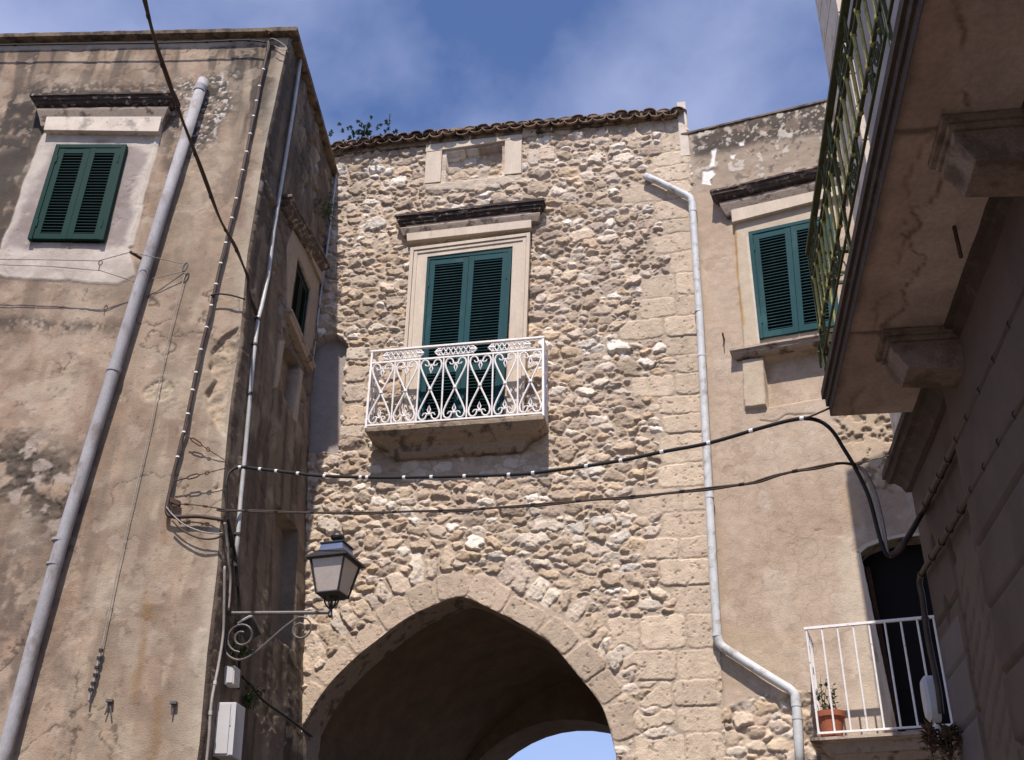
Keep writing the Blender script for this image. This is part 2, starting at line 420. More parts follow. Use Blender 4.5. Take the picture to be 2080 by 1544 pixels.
def block(u, z, a, b, rot=0.0, h=0.02, c=None, p=9.0, rng=RNG):
    c = PAL[rng.choice([0, 1, 7, 3])]*rng.uniform(0.86, 1.08) if c is None else np.array(c)
    return dict(u=u, z=z, r=max(a, b), a=a, b=b, rot=rot, p=p, h=h, c=c, box=True)
def masonry(U, Z, seeds, rng, mortar=(0.41, 0.33, 0.255), warp=1.0, rough=1.0, hm=1.0):
    """height and colour of a wall of stones set in mortar"""
    wu = (fbm(U, Z, 7, 3, 5)-0.5)*0.07*warp+(fbm(U, Z, 26, 3, 9)-0.5)*0.036*warp
    wz = (fbm(U, Z, 7, 3, 15)-0.5)*0.07*warp+(fbm(U, Z, 26, 3, 19)-0.5)*0.036*warp
    X = U+wu; Y = Z+wz
    d1 = np.full(U.shape, 9.0); d2 = np.full(U.shape, 9.0); ID = np.full(U.shape, -1, int)
    zc = Z[:, 0]; nx = U.shape[1]
    for i, s in enumerate(seeds):
        m = 1.5*(s['a']+s['b'] if s['rot'] else max(s['a'], s['b']))+0.05
        r0 = np.searchsorted(zc, s['z']-m); r1 = np.searchsorted(zc, s['z']+m)
        if r1 <= r0: continue
        ua, ub = U[(r0+r1)//2 if (r0+r1)//2 < len(zc) else -1, [0, -1]]
        c0 = int(np.clip((s['u']-m-ua)/(ub-ua)*(nx-1)-2, 0, nx)); c1 = int(np.clip((s['u']+m-ua)/(ub-ua)*(nx-1)+3, 0, nx))
        if c1 <= c0: continue
        sl = (slice(r0, r1), slice(c0, c1))
        k = 0.55 if s['box'] else 1.0
        dx = U[sl]+wu[sl]*k-s['u']; dz = Z[sl]+wz[sl]*k-s['z']
        c, sn = math.cos(s['rot']), math.sin(s['rot'])
        x = np.abs(dx*c+dz*sn)/s['a']; y = np.abs(-dx*sn+dz*c)/s['b']
        q = (x**s['p']+y**s['p'])**(1/s['p'])
        a = d1[sl]; b = d2[sl]; near = q < a
        d2[sl] = np.where(near, a, np.minimum(b, q)); d1[sl] = np.where(near, q, a); ID[sl] = np.where(near, i, ID[sl])
    g = lambda k: np.array([s[k] for s in seeds]+[0.01], float)[ID]
    h0 = g('h'); isb = np.array([s['box'] for s in seeds]+[False])[ID]; bb = np.minimum(g('a'), g('b'))
    lim = np.where(isb, 1.0, 1.16)
    e1 = (lim-d1)*bb; e2 = np.where(d2 < 5, (d2-d1)*bb*0.55-np.where(isb, 0.001, 0.005), 1.0)
    e = np.minimum(e1, e2)                                  # metres inside the stone edge, roughly
    edge = np.clip(e/np.where(isb, 0.010, 0.012), 0, 1)**0.75
    n = len(seeds)+1
    tx = np.append(rng.normal(0, 0.42, n-1), 0)[ID]; tz = np.append(rng.normal(0.0, 0.42, n-1), 0)[ID]
    dx = (X-g('u'))/g('a'); dz = (Y-g('z'))/g('b')
    top = 1+np.where(isb, 0.12, 1.0)*(tx*dx+tz*dz)
    for k in range(3):                                       # chiselled facets
        an = np.append(rng.uniform(0, 6.28, n-1), 0)[ID]; of = np.append(rng.uniform(0.15, 0.7, n-1), 9)[ID]; st = np.append(rng.uniform(0.8, 2.6, n-1), 0)[ID]
        top = np.where(isb, top, np.minimum(top, 1.15-st*np.maximum(0, dx*np.cos(an)+dz*np.sin(an)-of)))
    top = np.clip(top, 0.12, 1.7)
    r1 = fbm(U, Z, 30, 3, 40)-0.5; r2 = fbm(U, Z, 11, 3, 50)-0.5
    H = hm*(edge*h0*top) + edge*rough*np.where(isb, 0.45, 1.0)*(0.015*r1+0.010*r2) + (1-edge)*(0.006*r1+0.008*r2)
    pit = sst(0.70, 0.78, fbm(U, Z, 22, 3, 77))*edge; H -= 0.010*pit*rough
    C = np.array([s['c'] for s in seeds]+[mortar])[ID]
    big = 0.86+0.28*fbm(U, Z, 0.9, 3, 60); fin = 0.86+0.28*fbm(U, Z, 14, 4, 66)
    ms = sst(0.05, 0.35, edge)
    mo = np.array(mortar)*(0.85+0.3*fbm(U, Z, 3, 3, 70))[..., None]
    C = (mo*(1-ms[..., None])+C*ms[..., None])*(big*fin)[..., None]
    C *= (1-0.3*pit)[..., None]
    return H, C, edge, ID

# ================================================================ setting
g = MB(); g.add([(-60, -60, 0), (60, -60, 0), (60, 90, 0), (-60, 90, 0)], [(0, 1, 2, 3)])
struct(g.build('ground', 'paving'))

def shutters(Q, parent, material, d, spacing, mid=(), fw=0.05, st=0.075, rail=0.085, seed=0):
    """painted frame with two louvred leaves filling the patch Q"""
    rg = random.Random(seed); w, h = Q.w, Q.h
    f = MB()
    f.box(Q, 0, fw, 0, h, d-0.03, d+0.035); f.box(Q, w-fw, w, 0, h, d-0.03, d+0.035); f.box(Q, fw, w-fw, h-fw, h, d-0.03, d+0.033)
    f.build('shutter_frame', material, parent)
    b = MB(); b.box(Q, fw, w-fw, 0.0, h-fw, d-0.045, d-0.034); b.build('dark_gap_backing', 'black', parent)  # black sheet makes the gaps between the slats dark
    half = (w-2*fw)/2
    for k in (0, 1):
        a0 = fw+0.004+k*half; a1 = fw+half-0.002+k*half
        s = MB(); z0, z1 = 0.012, h-fw-0.006
        dd0, dd1 = d-0.02, d+0.024+0.004*k
        s.box(Q, a0, a0+st, z0, z1, dd0, dd1); s.box(Q, a1-st, a1, z0, z1, dd0, dd1)
        s.box(Q, a0+st, a1-st, z1-rail, z1, dd0, dd1-0.002); s.box(Q, a0+st, a1-st, z0, z0+rail, dd0, dd1-0.002)
        cuts = [z0+rail]+list(mid)+[z1-rail]; segs = []
        prev = z0+rail
        for mz in mid:
            s.box(Q, a0+st, a1-st, mz-rail*0.6, mz+rail*0.6, dd0, dd1-0.002); segs.append((prev, mz-rail*0.6)); prev = mz+rail*0.6
        segs.append((prev, z1-rail))
        for (za, zb) in segs:
            n = max(2, int(round((zb-za)/spacing))); sp = (zb-za)/n
            for i in range(n):
                z = za+(i+0.5)*sp+rg.uniform(-0.0015, 0.0015)
                ha, hb = 0.0155, 0.0065                  # slats lean outwards at the bottom
                A = [Q.P(u, z-hb+e, d+0.017) for u in (a0+st, a1-st) for e in (0, 0.008)]
                Bk = [Q.P(u, z+hb+e, d-0.016) for u in (a0+st, a1-st) for e in (0, 0.008)]
                v = [A[0], A[2], A[3], A[1], Bk[0], Bk[2], Bk[3], Bk[1]]
                s.add(v, [(0, 1, 2, 3), (7, 6, 5, 4), (0, 4, 5, 1), (3, 2, 6, 7), (0, 3, 7, 4), (1, 5, 6, 2)])
        for hz in (0.16*h, 0.84*h):                      # hinges
            hu = a0+0.004 if k == 0 else a1-0.004
            s.box(Q, hu-0.008, hu+0.008, hz-0.05, hz+0.05, dd1, dd1+0.014)
        s.build('shutter_leaf', material, parent)

HOODP = [(0.0, 0.0), (0.20, 0.0), (0.225, -0.004), (0.23, -0.035), (0.205, -0.042), (0.20, -0.075), (0.175, -0.082), (0.165, -0.11), (0.11, -0.125), (0.075, -0.15), (0.06, -0.18), (0.0, -0.19)]
def hood_prof(scale, h=1.0): return [(d*scale, z*h) for d, z in HOODP]
def ext_u(W, p1, p2, z):
    (ua, za), (ub, zb) = W.uz(*p1), W.uz(*p2)
    return (ua+(ub-ua)*(z-za)/(zb-za), z)

# ================================================================ rubble gate house
gate = thing('gate_house', 'old rubble stone building with pointed archway, tiled eaves and white iron balcony', 'building', (ST.P(0, 0)))
AL = UZ(ST, [(616, 1480), (638, 1437), (665, 1398), (700, 1359), (741, 1322), (768, 1302), (825, 1257), (890, 1227), (920, 1216), (937, 1213)])
AR = UZ(ST, [(962, 1219), (992, 1235), (1029, 1252), (1077, 1278), (1121, 1307), (1151, 1342), (1182, 1380), (1209, 1412), (1229, 1445), (1243, 1495), (1253, 1535)])
def cr(P, n=5):
    P = [np.array(p, float) for p in P]; o = []
    for i in range(len(P)-1):
        a, b, c, d = P[max(i-1, 0)], P[i], P[i+1], P[min(i+2, len(P)-1)]
        for k in range(n):
            t = k/n; o.append(0.5*((2*b)+(c-a)*t+(2*a-5*b+4*c-d)*t*t+(3*b-a-3*c+d)*t**3))
    return [tuple(q) for q in o+[P[-1]]]
def relax(P, k=6):
    P = np.array(P)
    for _ in range(k): P[1:-1] = 0.5*P[1:-1]+0.25*(P[:-2]+P[2:])
    return [tuple(q) for q in P]
AL = relax(cr(AL)); AR = relax(cr([AL[-1]]+AR))[1:]
ARCH = AL+AR
ARCH_IN = [(AL[0][0]-0.02, 0.0)]+ARCH+[(AR[-1][0]+0.02, 0.0)]
DOOR_OUT = [ext_u(ST, (837, 504), (827, 652), z) for z in (8.02,)]
doorQ = Quad(ST, ST.uz(837, 503), ST.uz(1079, 472), ext_u(ST, (1079, 473), (1072, 671), 8.02), ext_u(ST, (837, 504), (827, 652), 8.02), px=False)
shutQ = Quad(ST, ST.uz(868, 525), ST.uz(1041, 507), ext_u(ST, (1041, 507), (1030, 690), 8.04), ext_u(ST, (868, 525), (855, 700), 8.04), px=False)
ATTO = UZ(ST, [(868, 298), (1061, 268), (1060, 355), (863, 376)])
ATTI = UZ(ST, [(908, 312), (1019, 297), (1019, 355), (905, 371)])
NICHE = UZ(ST, [(600, 720), (634, 699), (655, 684), (678, 679), (697, 687), (707, 702), (698, 755), (694, 839), (687, 919), (600, 924)])

ZT = 13.12
U, Z, T = grid(lambda z: ST_JUNC(z)-0.04, lambda z: ST_RIGHT(z)+0.0, 0.0, 3.95, ZT, 0.0098)
arch_np = np.array(ARCH)
def curve_frame(pts, step, start=0.0):
    p = np.array(pts); seg = np.linalg.norm(np.diff(p, axis=0), axis=1); cum = np.concatenate([[0], np.cumsum(seg)])
    out = []; s = start
    rg = np.random.default_rng(5)
    while s < cum[-1]:
        st = step*rg.uniform(0.75, 1.3); c = s+st/2
        if c > cum[-1]: break
        x = np.array([np.interp(c, cum, p[:, 0]), np.interp(c, cum, p[:, 1])])
        x2 = np.array([np.interp(min(c+0.12, cum[-1]), cum, p[:, 0]), np.interp(min(c+0.12, cum[-1]), cum, p[:, 1])]); x1 = np.array([np.interp(max(c-0.12, 0), cum, p[:, 0]), np.interp(max(c-0.12, 0), cum, p[:, 1])])
        t = (x2-x1)/np.linalg.norm(x2-x1); out.append((x, t, np.array([-t[1], t[0]]), st)); s += st
    return out
seeds = []
for pts, w_ in ((AL, 0.40), (AR, 0.38)):
    for x, t, nrm, st in curve_frame(pts, 0.42):
        hw = 0.15*RNG.uniform(0.8, 1.25); c = x+nrm*(hw*0.95)
        seeds.append(block(c[0], c[1], st*0.49, hw, math.atan2(t[1], t[0]), RNG.uniform(0.008, 0.024), p=6, c=np.array((0.46, 0.365, 0.28))*RNG.uniform(0.8, 1.12)))
for pts, k0, k1 in ((AL, 2, 99), (AR, 0, 99)):
    for x, t, nrm, st in curve_frame(pts, 0.17, 0.25):
        hw = RNG.uniform(0.13, 0.21); c = x+nrm*(0.325+hw)
        s_ = block(c[0], c[1], st*0.45, hw, math.atan2(t[1], t[0])+RNG.normal(0, 0.12), RNG.uniform(0.02, 0.045), p=4.0)
        s_['box'] = False; seeds.append(s_)
zq = 3.9
while zq < 12.95:                                        # dressed corner blocks beside the drainpipe
    hq = RNG.uniform(0.25, 0.42); r_ = float(ST_RIGHT(zq+hq/2)); k = 0
    u = r_-0.005; lim = r_-RNG.choice([0.3, 0.4, 0.55]) - (0.55 if zq < 5.4 else 0)
    while u > lim:
        wq = RNG.uniform(0.32, 0.66)
        seeds.append(block(u-wq/2, zq+hq/2, wq/2-0.006, hq/2-0.007, RNG.normal(0, 0.03), RNG.uniform(0.004, 0.020), p=6,
                           c=np.array((0.52, 0.42, 0.32))*RNG.uniform(0.88, 1.08)))
        u -= wq
    zq += hq
for px_, py_, a, b in ((722, 720, 0.20, 0.10), (728, 760, 0.17, 0.12), (720, 800, 0.14, 0.13), (722, 845, 0.16, 0.15), (1085, 320, 0.1, 0.16), (1112, 312, 0.11, 0.14), (715, 880, 0.18, 0.11)):
    u, z = ST.uz(px_, py_); seeds.append(block(u, z, a, b, 0.0, 0.022))
qarea = seeds
qb = [(s['u'], s['z'], s['a'], s['b'], s['rot']) for s in seeds]
def region(us, zs):
    ok = np.ones(us.shape, bool)
    for (a, b, c, d, r) in qb:
        co, si = math.cos(r), math.sin(r); x = (us-a)*co+(zs-b)*si; y = -(us-a)*si+(zs-b)*co
        ok &= ~((np.abs(x) < c+0.035) & (np.abs(y) < d+0.03))
    ok &= sdist(us, zs, ARCH_IN) < -0.02
    return ok
seeds += fill_seeds(region, -2.6, 3.2, 3.9, 13.2, [(60, 0.11, 0.14), (1300, 0.08, 0.10), (9000, 0.056, 0.076), (16000, 0.038, 0.052), (20000, 0.024, 0.034)], RNG)
H, C, E_, ID = masonry(U, Z, seeds, RNG)
# mortared area under the balcony: lower relief, the slab's shadow painted in darker
und = sst(-0.1, 0.15, sdist(U, Z, UZ(ST, [(765, 895), (1118, 870), (1118, 962), (762, 985)])))
H = H*(1-0.55*und); C = lerp(C, (0.33, 0.27, 0.21), 0.35*und)
# recessed attic panel, blocked niche, and flat beds below the stone frames
inner = sdist(U, Z, ATTI); H = np.where(inner > 0, H*0.7-0.14, H)
outer = sdist(U, Z, ATTO); H = np.where((outer > -0.01) & (inner <= 0), np.minimum(H, 0.0), H)
ledge = sst(0.0, 0.05, sdist(U, Z, UZ(ST, [(862, 374), (1062, 353), (1068, 375), (960, 392), (860, 392)])))
H = H*(1-0.8*ledge)+0.03*ledge; C = lerp(C, (0.46, 0.39, 0.31), 0.85*ledge)
nic = sdist(U, Z, NICHE)+0.012*(fbm(U, Z, 14, 2, 3)-0.5); nm = nic > 0
H = np.where(nm, -0.15+0.006*fbm(U, Z, 9, 3, 4), H)
C = np.where(nm[..., None], np.array((0.30, 0.265, 0.255))*(0.9+0.2*fbm(U, Z, 4, 4, 8))[..., None], C)
ds = sdist(U, Z, [tuple(c) for c in doorQ.c]); H = np.where(ds > -0.01, -0.055, H)
# wall colour darkens towards the eaves
ev = sst(12.72, 13.0, Z)*(0.4+0.6*fbm(U, Z, 3, 3, 33)); C = lerp(C, (0.20, 0.15, 0.11), 0.6*ev)
H *= np.where(T > 0.985, 0.6, 1.0)
A = sdist(U, Z, ARCH_IN)
cen = 0.25*(A[:-1, :-1]+A[1:, :-1]+A[:-1, 1:]+A[1:, 1:])
sheet('rubble_wall', ST.P(U, Z, H), C, 'rubble', gate, smooth=False, keep=cen < 0.012*(fbm(U[:-1, :-1], Z[:-1, :-1], 20, 2, 2)-0.2))
del U, Z, T, H, C, E_, ID, A, inner, outer, nic, und, ledge, ds, cen

# archway: ring of the front arch, vault and the lower arch at its far end
AXD = np.array([math.sin(R(20.5)), math.cos(R(20.5)), 0.0])
def vault_strip(pts, d0, d1, grow, name, material, lumps=0.0):
    p = np.array([(pts[0][0], 0.0)]+list(pts)+[(pts[-1][0], 0.0)]); c = p.mean(0)
    n = len(p); rows = []
    for d in np.linspace(d0, d1, 9):
        rows.append([ST.P(u+grow*np.sign(u-c[0])*(1 if z < 1 else min(1, abs(u-c[0]))), z+grow*(z > 1)) + AXD*d for (u, z) in p])
    b = MB(); vs = [q for r in rows for q in r]
    fs = [(i*n+j, i*n+j+1, (i+1)*n+j+1, (i+1)*n+j) for i in range(8) for j in range(n-1)]
    b.add(vs, fs); return b.build(name, material, gate)
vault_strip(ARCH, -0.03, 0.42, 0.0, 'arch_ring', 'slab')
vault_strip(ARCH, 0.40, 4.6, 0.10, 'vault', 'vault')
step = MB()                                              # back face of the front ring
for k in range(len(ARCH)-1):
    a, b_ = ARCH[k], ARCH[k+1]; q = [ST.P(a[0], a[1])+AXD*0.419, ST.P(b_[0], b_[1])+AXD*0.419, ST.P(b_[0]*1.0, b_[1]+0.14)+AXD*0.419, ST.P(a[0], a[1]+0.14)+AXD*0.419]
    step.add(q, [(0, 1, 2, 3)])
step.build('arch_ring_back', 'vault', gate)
cf = np.array(aty(1140, 1462, 17.0)); far = MB(); FW = np.array([math.cos(R(20.5)), -math.sin(R(20.5)), 0.0])
rr_ = 1.95; arc = [(rr_*math.cos(t), rr_*math.sin(t)) for t in np.linspace(math.pi, 0, 25)]
opening = [(-rr_, -(cf[2]-rr_))]+arc+[(rr_, -(cf[2]-rr_))]
outer_ = [(-4.2, -(cf[2]-rr_)), (-4.2, 4.0), (4.2, 4.0), (4.2, -(cf[2]-rr_))]
def farp(x, z, d): return cf+FW*x+np.array([0, 0, z-rr_])+AXD*d
poly = [(-4.2, -(cf[2]-rr_)), (-4.2, 4.0)]+[(4.2, 4.0), (4.2, -(cf[2]-rr_))]
ring = opening
top_ = [(-4.2 if i < 2 else (4.2 if i > len(ring)-3 else -4.2+8.4*(i-1)/(len(ring)-3)), 4.0 if 0 < i < len(ring)-1 else ring[i][1]) for i in range(len(ring))]
n = len(ring); vs = [farp(x, z, d) for d in (0, 0.8) for (x, z) in ring]+[farp(x, z, d) for d in (0, 0.8) for (x, z) in top_]
fs = []
for i in range(n-1):
    fs += [(i, i+1, 2*n+i+1, 2*n+i), (n+i, n+i+1, 3*n+i+1, 3*n+i), (i, i+1, n+i+1, n+i)]
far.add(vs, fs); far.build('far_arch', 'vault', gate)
# masonry body behind the front, with the roof over it
bd = MB()
bl = [ST.P(float(ST_JUNC(6))-0.02, 5.95, -0.1), ST.P(float(ST_RIGHT(6)), 5.95, -0.1), ST.P(float(ST_RIGHT(13)), 13.0, -0.1), ST.P(float(ST_JUNC(13)), 13.0, -0.1)]
bl2 = [ST.P(-3.6, 6.25, -0.19), ST.P(2.95, 6.25, -0.19), ST.P(3.03, 13.0, -0.19), ST.P(-3.6, 13.0, -0.19)]
bd.prism(bl2, AXD*4.6); bd.build('upper_masonry', 'body', gate)
sb = MB(); 
for (ua, ub) in ((-3.0, AL[0][0]-0.25), (AR[-1][0]+0.25, 2.9)):
    sb.prism([ST.P(ua, 0, -0.19), ST.P(ub, 0, -0.19), ST.P(ub, 6.2, -0.19), ST.P(ua, 6.2, -0.19)], AXD*4.6)
sb.build('side_masonry', 'body', gate)
rt_ = MB(); ug = ST.uz(1392, 212)[0]; rt_.box(ST, ug-0.12, ug, 12.3, ST.uz(1385, 208)[1], -0.5, 0.012); rt_.build('gable_upstand', 'trim2', gate)

# tiled eaves
zl = [float(ST.uz(674, 309, 0.13)[1]), float(ST.uz(1065, 264, 0.13)[1]), float(ST.uz(1371, 240, 0.13)[1])]
ul = [float(ST.uz(674, 309, 0.22)[0]), float(ST.uz(1065, 264, 0.22)[0]), float(ST.uz(1371, 240, 0.22)[0])]
tl = MB(); rg = random.Random(3)
def barrel(b, u, z, r, d0, d1, up, tilt, th=0.016, seg=8, yaw=0.0):
    rows = []
    for (d, zz) in ((d1, z), (d0, z+(d1-d0)*tilt)):
        for rad in (r, r-th):
            for k in range(seg+1):
                a = math.pi*k/seg
                rows.append(ST.P(u+rad*math.cos(a)*(1.0 if d == d1 else 0.9)+yaw*(d1-d), zz+(0.62*rad*math.sin(a) if up else -0.72*rad*math.sin(a)), d))
    m_ = seg+1; fs = []
    for k in range(seg):
        fs += [(k, k+1, 2*m_+k+1, 2*m_+k), (m_+k, m_+k+1, 3*m_+k+1, 3*m_+k), (k, k+1, m_+k+1, m_+k), (2*m_+k, 2*m_+k+1, 3*m_+k+1, 3*m_+k)]
    fs += [(0, m_, 3*m_, 2*m_), (seg, m_+seg, 3*m_+seg, 2*m_+seg)]
    b.add(rows, fs)
u = ul[0]-0.06; pitch = 0.206
while u < ug-0.1:
    zz = float(np.interp(u, ul, zl))+0.125+rg.uniform(-0.014, 0.014)
    j = rg.uniform(-0.012, 0.012)
    barrel(tl, u+j, zz, 0.106, -0.5, 0.145+rg.uniform(-0.02, 0.02), False, 0.30, yaw=rg.uniform(-0.03, 0.03))
    barrel(tl, u+pitch/2+j, zz+0.035, 0.096, -0.5, 0.13+rg.uniform(-0.03, 0.02), True, 0.30, yaw=rg.uniform(-0.03, 0.03))
    barrel(tl, u+pitch/2+j+rg.uniform(-0.05, 0.05), zz+0.085, 0.11, -1.0, 0.02+rg.uniform(-0.03, 0.03), True, 0.22); barrel(tl, u+j, zz+0.07, 0.10, -1.0, 0.05+rg.uniform(-0.03, 0.03), True, 0.22)
    tl.prism([ST.P(u+pitch/2+j+0.088*math.cos(a), zz+0.035+0.055*math.sin(a), 0.105) for a in np.linspace(0, math.pi, 9)], -ST.n*0.05)
    u += pitch
tl.box(ST, -2.5, ug-0.13, 13.02, 13.17, -0.2, 0.05)
tl.build('tile_roof', 'tile', gate)

# small blocked attic window: four slabs of stone
q = Quad(ST, ATTO[0], ATTO[1], ATTO[2], ATTO[3], px=False)
at = MB()
at.box(q, 0, 0.245, 0, q.h-0.145, -0.18, 0.040); at.box(q, q.w-0.255, q.w, 0.0, q.h-0.145, -0.18, 0.044); at.box(q, -0.01, q.w+0.01, q.h-0.143, q.h, -0.18, 0.047)
at.build('attic_window_frame', 'trim', gate, bevel=0.006)

# balcony door: surround, hood and shutters
dr = MB(); jw = 0.25
w, h = doorQ.w, doorQ.h
dr.box(doorQ, 0, jw, 0, h-0.06, -0.06, 0.05); dr.box(doorQ, w-jw, w, 0, h-0.06, -0.06, 0.05); dr.box(doorQ, jw, w-jw, h-0.235, h-0.06, -0.06, 0.049)
for k, (o, dd) in enumerate(((0.0, 0.085), (0.055, 0.068))):   # stepped fillets of the architrave
    dr.box(doorQ, o, o+0.05, 0, h-0.06-o, 0.045, dd); dr.box(doorQ, w-o-0.05, w-o, 0, h-0.06-o, 0.045, dd); dr.box(doorQ, o+0.05, w-o-0.05, h-0.11-o, h-0.06-o, 0.045, dd-0.002)
door = dr.build('balcony_door', 'trim', gate, bevel=0.004)
fz = MB(); f0, f1 = ST.uz(832, 497), ST.uz(1080, 470)
fq = Quad(ST, ST.uz(830, 455), ST.uz(1081, 428), ST.uz(1080, 472), ST.uz(832, 499), px=False)
fz.box(fq, -0.01, fq.w+0.01, 0, fq.h, -0.05, 0.115); fz.build('frieze', 'trim', door, bevel=0.006)
hl, hr = ST.uz(803, 436, 0.21), ST.uz(1105, 402, 0.21)
hd = MB(); pr = hood_prof(0.92, 1.3)
hd.cornice(ST, hl[0]+0.21, hl[1]+0.01, hr[0]-0.21, hr[1]+0.01, pr, nseg=22, jag=0.006, seed=2); hd.build('hood', 'hood', door)
hm_ = MB(); hm_.cornice(ST, hl[0]+0.21, hl[1]-0.19, hr[0]-0.21, hr[1]-0.19, [(0, 0), (0.14, 0.0), (0.145, -0.02), (0.135, -0.05), (0.12, -0.085), (0.105, -0.12), (0.0, -0.121)], nseg=8); hm_.build('hood_moulding', 'hoodpale', door)
shutters(shutQ, door, 'teal', 0.0, 0.046, mid=(1.02,), seed=4)

# balcony: moulded slab and white iron railing
BD = 0.40
b0, b1 = ST.uz(743, 872, BD), ST.uz(1103, 840, BD)
zb = 0.5*(b0[1]+b1[1])
sl = MB()
prof = [(0.0, 0.02), (0.405, 0.0), (0.41, -0.012), (0.405, -0.06), (0.365, -0.08), (0.35, -0.105), (0.30, -0.12), (0.25, -0.155), (0.20, -0.17), (0.16, -0.205), (0.125, -0.27), (0.08, -0.31), (0.0, -0.32)]
sl.cornice(ST, b0[0]+BD, zb+0.0, b1[0]-BD, zb+0.0, prof, nseg=20, jag=0.004, seed=5)
sl.build('balcony_slab', 'slab', gate)
ru0, rz1 = ST.uz(755, 716, BD-0.03); ru1 = ST.uz(1103, 684, BD-0.03)[0]; ru0 = 0.5*(ru0+b0[0]); ru1 = 0.5*(ru1+b1[0])
rzt = 0.5*(rz1+ST.uz(1103, 684, BD-0.03)[1]); rzb = zb+0.045; rzm = 0.5*(ST.uz(757, 739, BD-0.03)[1]+ST.uz(1098, 709, BD-0.03)[1])
D = BD-0.03; rail = MB()
def fbar(b, W, u0, z0, u1, z1, d, r): b.tube([W.P(u0, z0, d), W.P(u1, z1, d)], r, 6)
railing = thing  # placeholder name kept for clarity
rl = MB()
rl.box(ST, ru0-0.02, ru1+0.02, rzt-0.012, rzt+0.012, D-0.02, D+0.02)
rl.box(ST, ru0, ru1, rzm-0.011, rzm+0.011, D-0.011, D+0.011); rl.box(ST, ru0, ru1, rzb-0.011, rzb+0.011, D-0.011, D+0.011)
for uu in (ru0, ru1):
    rl.box(ST, uu-0.014, uu+0.014, zb, rzt-0.013, D-0.014, D+0.014)
    for zz, e in ((rzt, 0.012), (rzm, 0.010), (rzb, 0.010)): rl.box(ST, uu-0.012, uu+0.012, zz-e, zz+e, 0.0, D-0.021)
    rl.box(ST, uu-0.012, uu+0.012, zb, rzt-0.013, 0.02, 0.044)
rail_ob = rl.build('balcony_railing', 'whiteiron', gate)
NP = 7; pw = (ru1-ru0)/NP; hh = (rzm-rzb)/2; zc = (rzm+rzb)/2
def scroll_panel(W, P, parent, uc, wbar, bar=True):
    b = MB(); k = wbar/0.324; v = hh/0.42
    for sx in (-1, 1):
        for sz in (-1, 1):
            pts = [(0.0, 0.0), (0.05, 0.105), (0.10, 0.21), (0.132, 0.29), (0.138, 0.335), (0.125, 0.375), (0.098, 0.398), (0.068, 0.396), (0.043, 0.376), (0.032, 0.345), (0.030, 0.325)]
            b.tube([P(uc+sx*x*k, zc+sz*z*v) for x, z in pts], [0.0125]*7+[0.012, 0.011, 0.010, 0.009], 6)
    for sz in (-1, 1):                                   # fleur-de-lis between the scrolls
        z0 = 0.330*v
        b.tube([P(uc-0.036*k, zc+sz*z0), P(uc+0.036*k, zc+sz*z0)], 0.011, 6)
        b.tube([P(uc, zc+sz*z0), P(uc-0.020*k, zc+sz*(z0-0.06)), P(uc, zc+sz*(z0-0.125)), P(uc+0.020*k, zc+sz*(z0-0.06)), P(uc, zc+sz*z0)], 0.0095, 6)
        for sx in (-1, 1):
            b.tube([P(uc+sx*0.014*k, zc+sz*z0), P(uc+sx*0.040*k, zc+sz*(z0-0.016)), P(uc+sx*0.066*k, zc+sz*(z0-0.012)), P(uc+sx*0.084*k, zc+sz*(z0+0.014))], [0.010, 0.010, 0.010, 0.007], 6)
    c = P(uc, zc); b.lathe(c-np.array([0, 0, 0.022]), [(0.016, 0), (0.026, 0.012), (0.026, 0.032), (0.016, 0.044)], 8)
    if bar: b.tube([P(uc+wbar/2, rzb), P(uc+wbar/2, rzm)], 0.0115, 6)
    return b.build('scroll_panel', 'whiteiron', parent)
for i in range(NP): scroll_panel(ST, lambda u, z: ST.P(u, z, D), rail_ob, ru0+(i+0.5)*pw, pw, i < NP-1)
for uu in (ru0, ru1): scroll_panel(ST, lambda d, z, uu=uu: ST.P(uu, z, d), rail_ob, 0.20, 0.30, False)
for i, cpx in enumerate(((819, 722), (926, 711), (1035, 700))):  # cast lattice ornaments under the top rail
    uc, zc2 = ST.uz(cpx[0], cpx[1], D); zc2 = 0.5*(rzt+rzm); b = MB(); L2 = 0.27; hh2 = (rzt-rzm)/2-0.018
    prev = None
    for kx in range(7):
        x = -0.20+0.4*kx/6
        for sgn in (-1, 1):
            b.tube([ST.P(uc+x-0.035, zc2-sgn*hh2*0.85, D), ST.P(uc+x+0.035, zc2+sgn*hh2*0.85, D)], 0.0085, 5)
        b.lathe(ST.P(uc+x, zc2-0.012, D), [(0.008, 0), (0.016, 0.012), (0.008, 0.024)], 6)
    for sgn in (-1, 1):
        b.tube([ST.P(uc+sgn*t_, zc2+o_*hh2, D) for t_, o_ in ((0.20, 0.7), (0.235, 0.62), (0.26, 0.3), (0.275, 0.0), (0.26, -0.3), (0.235, -0.62), (0.20, -0.7))], 0.011, 5)
        b.tube([ST.P(uc+sgn*0.21, zc2, D), ST.P(uc+sgn*0.285, zc2, D)], [0.022, 0.012], 6)
        b.tube([ST.P(uc-0.2, zc2+sgn*hh2*0.72, D), ST.P(uc+0.2, zc2+sgn*hh2*0.72, D)], 0.007, 5)
    b.build('lattice_ornament', 'whiteiron', rail_ob)

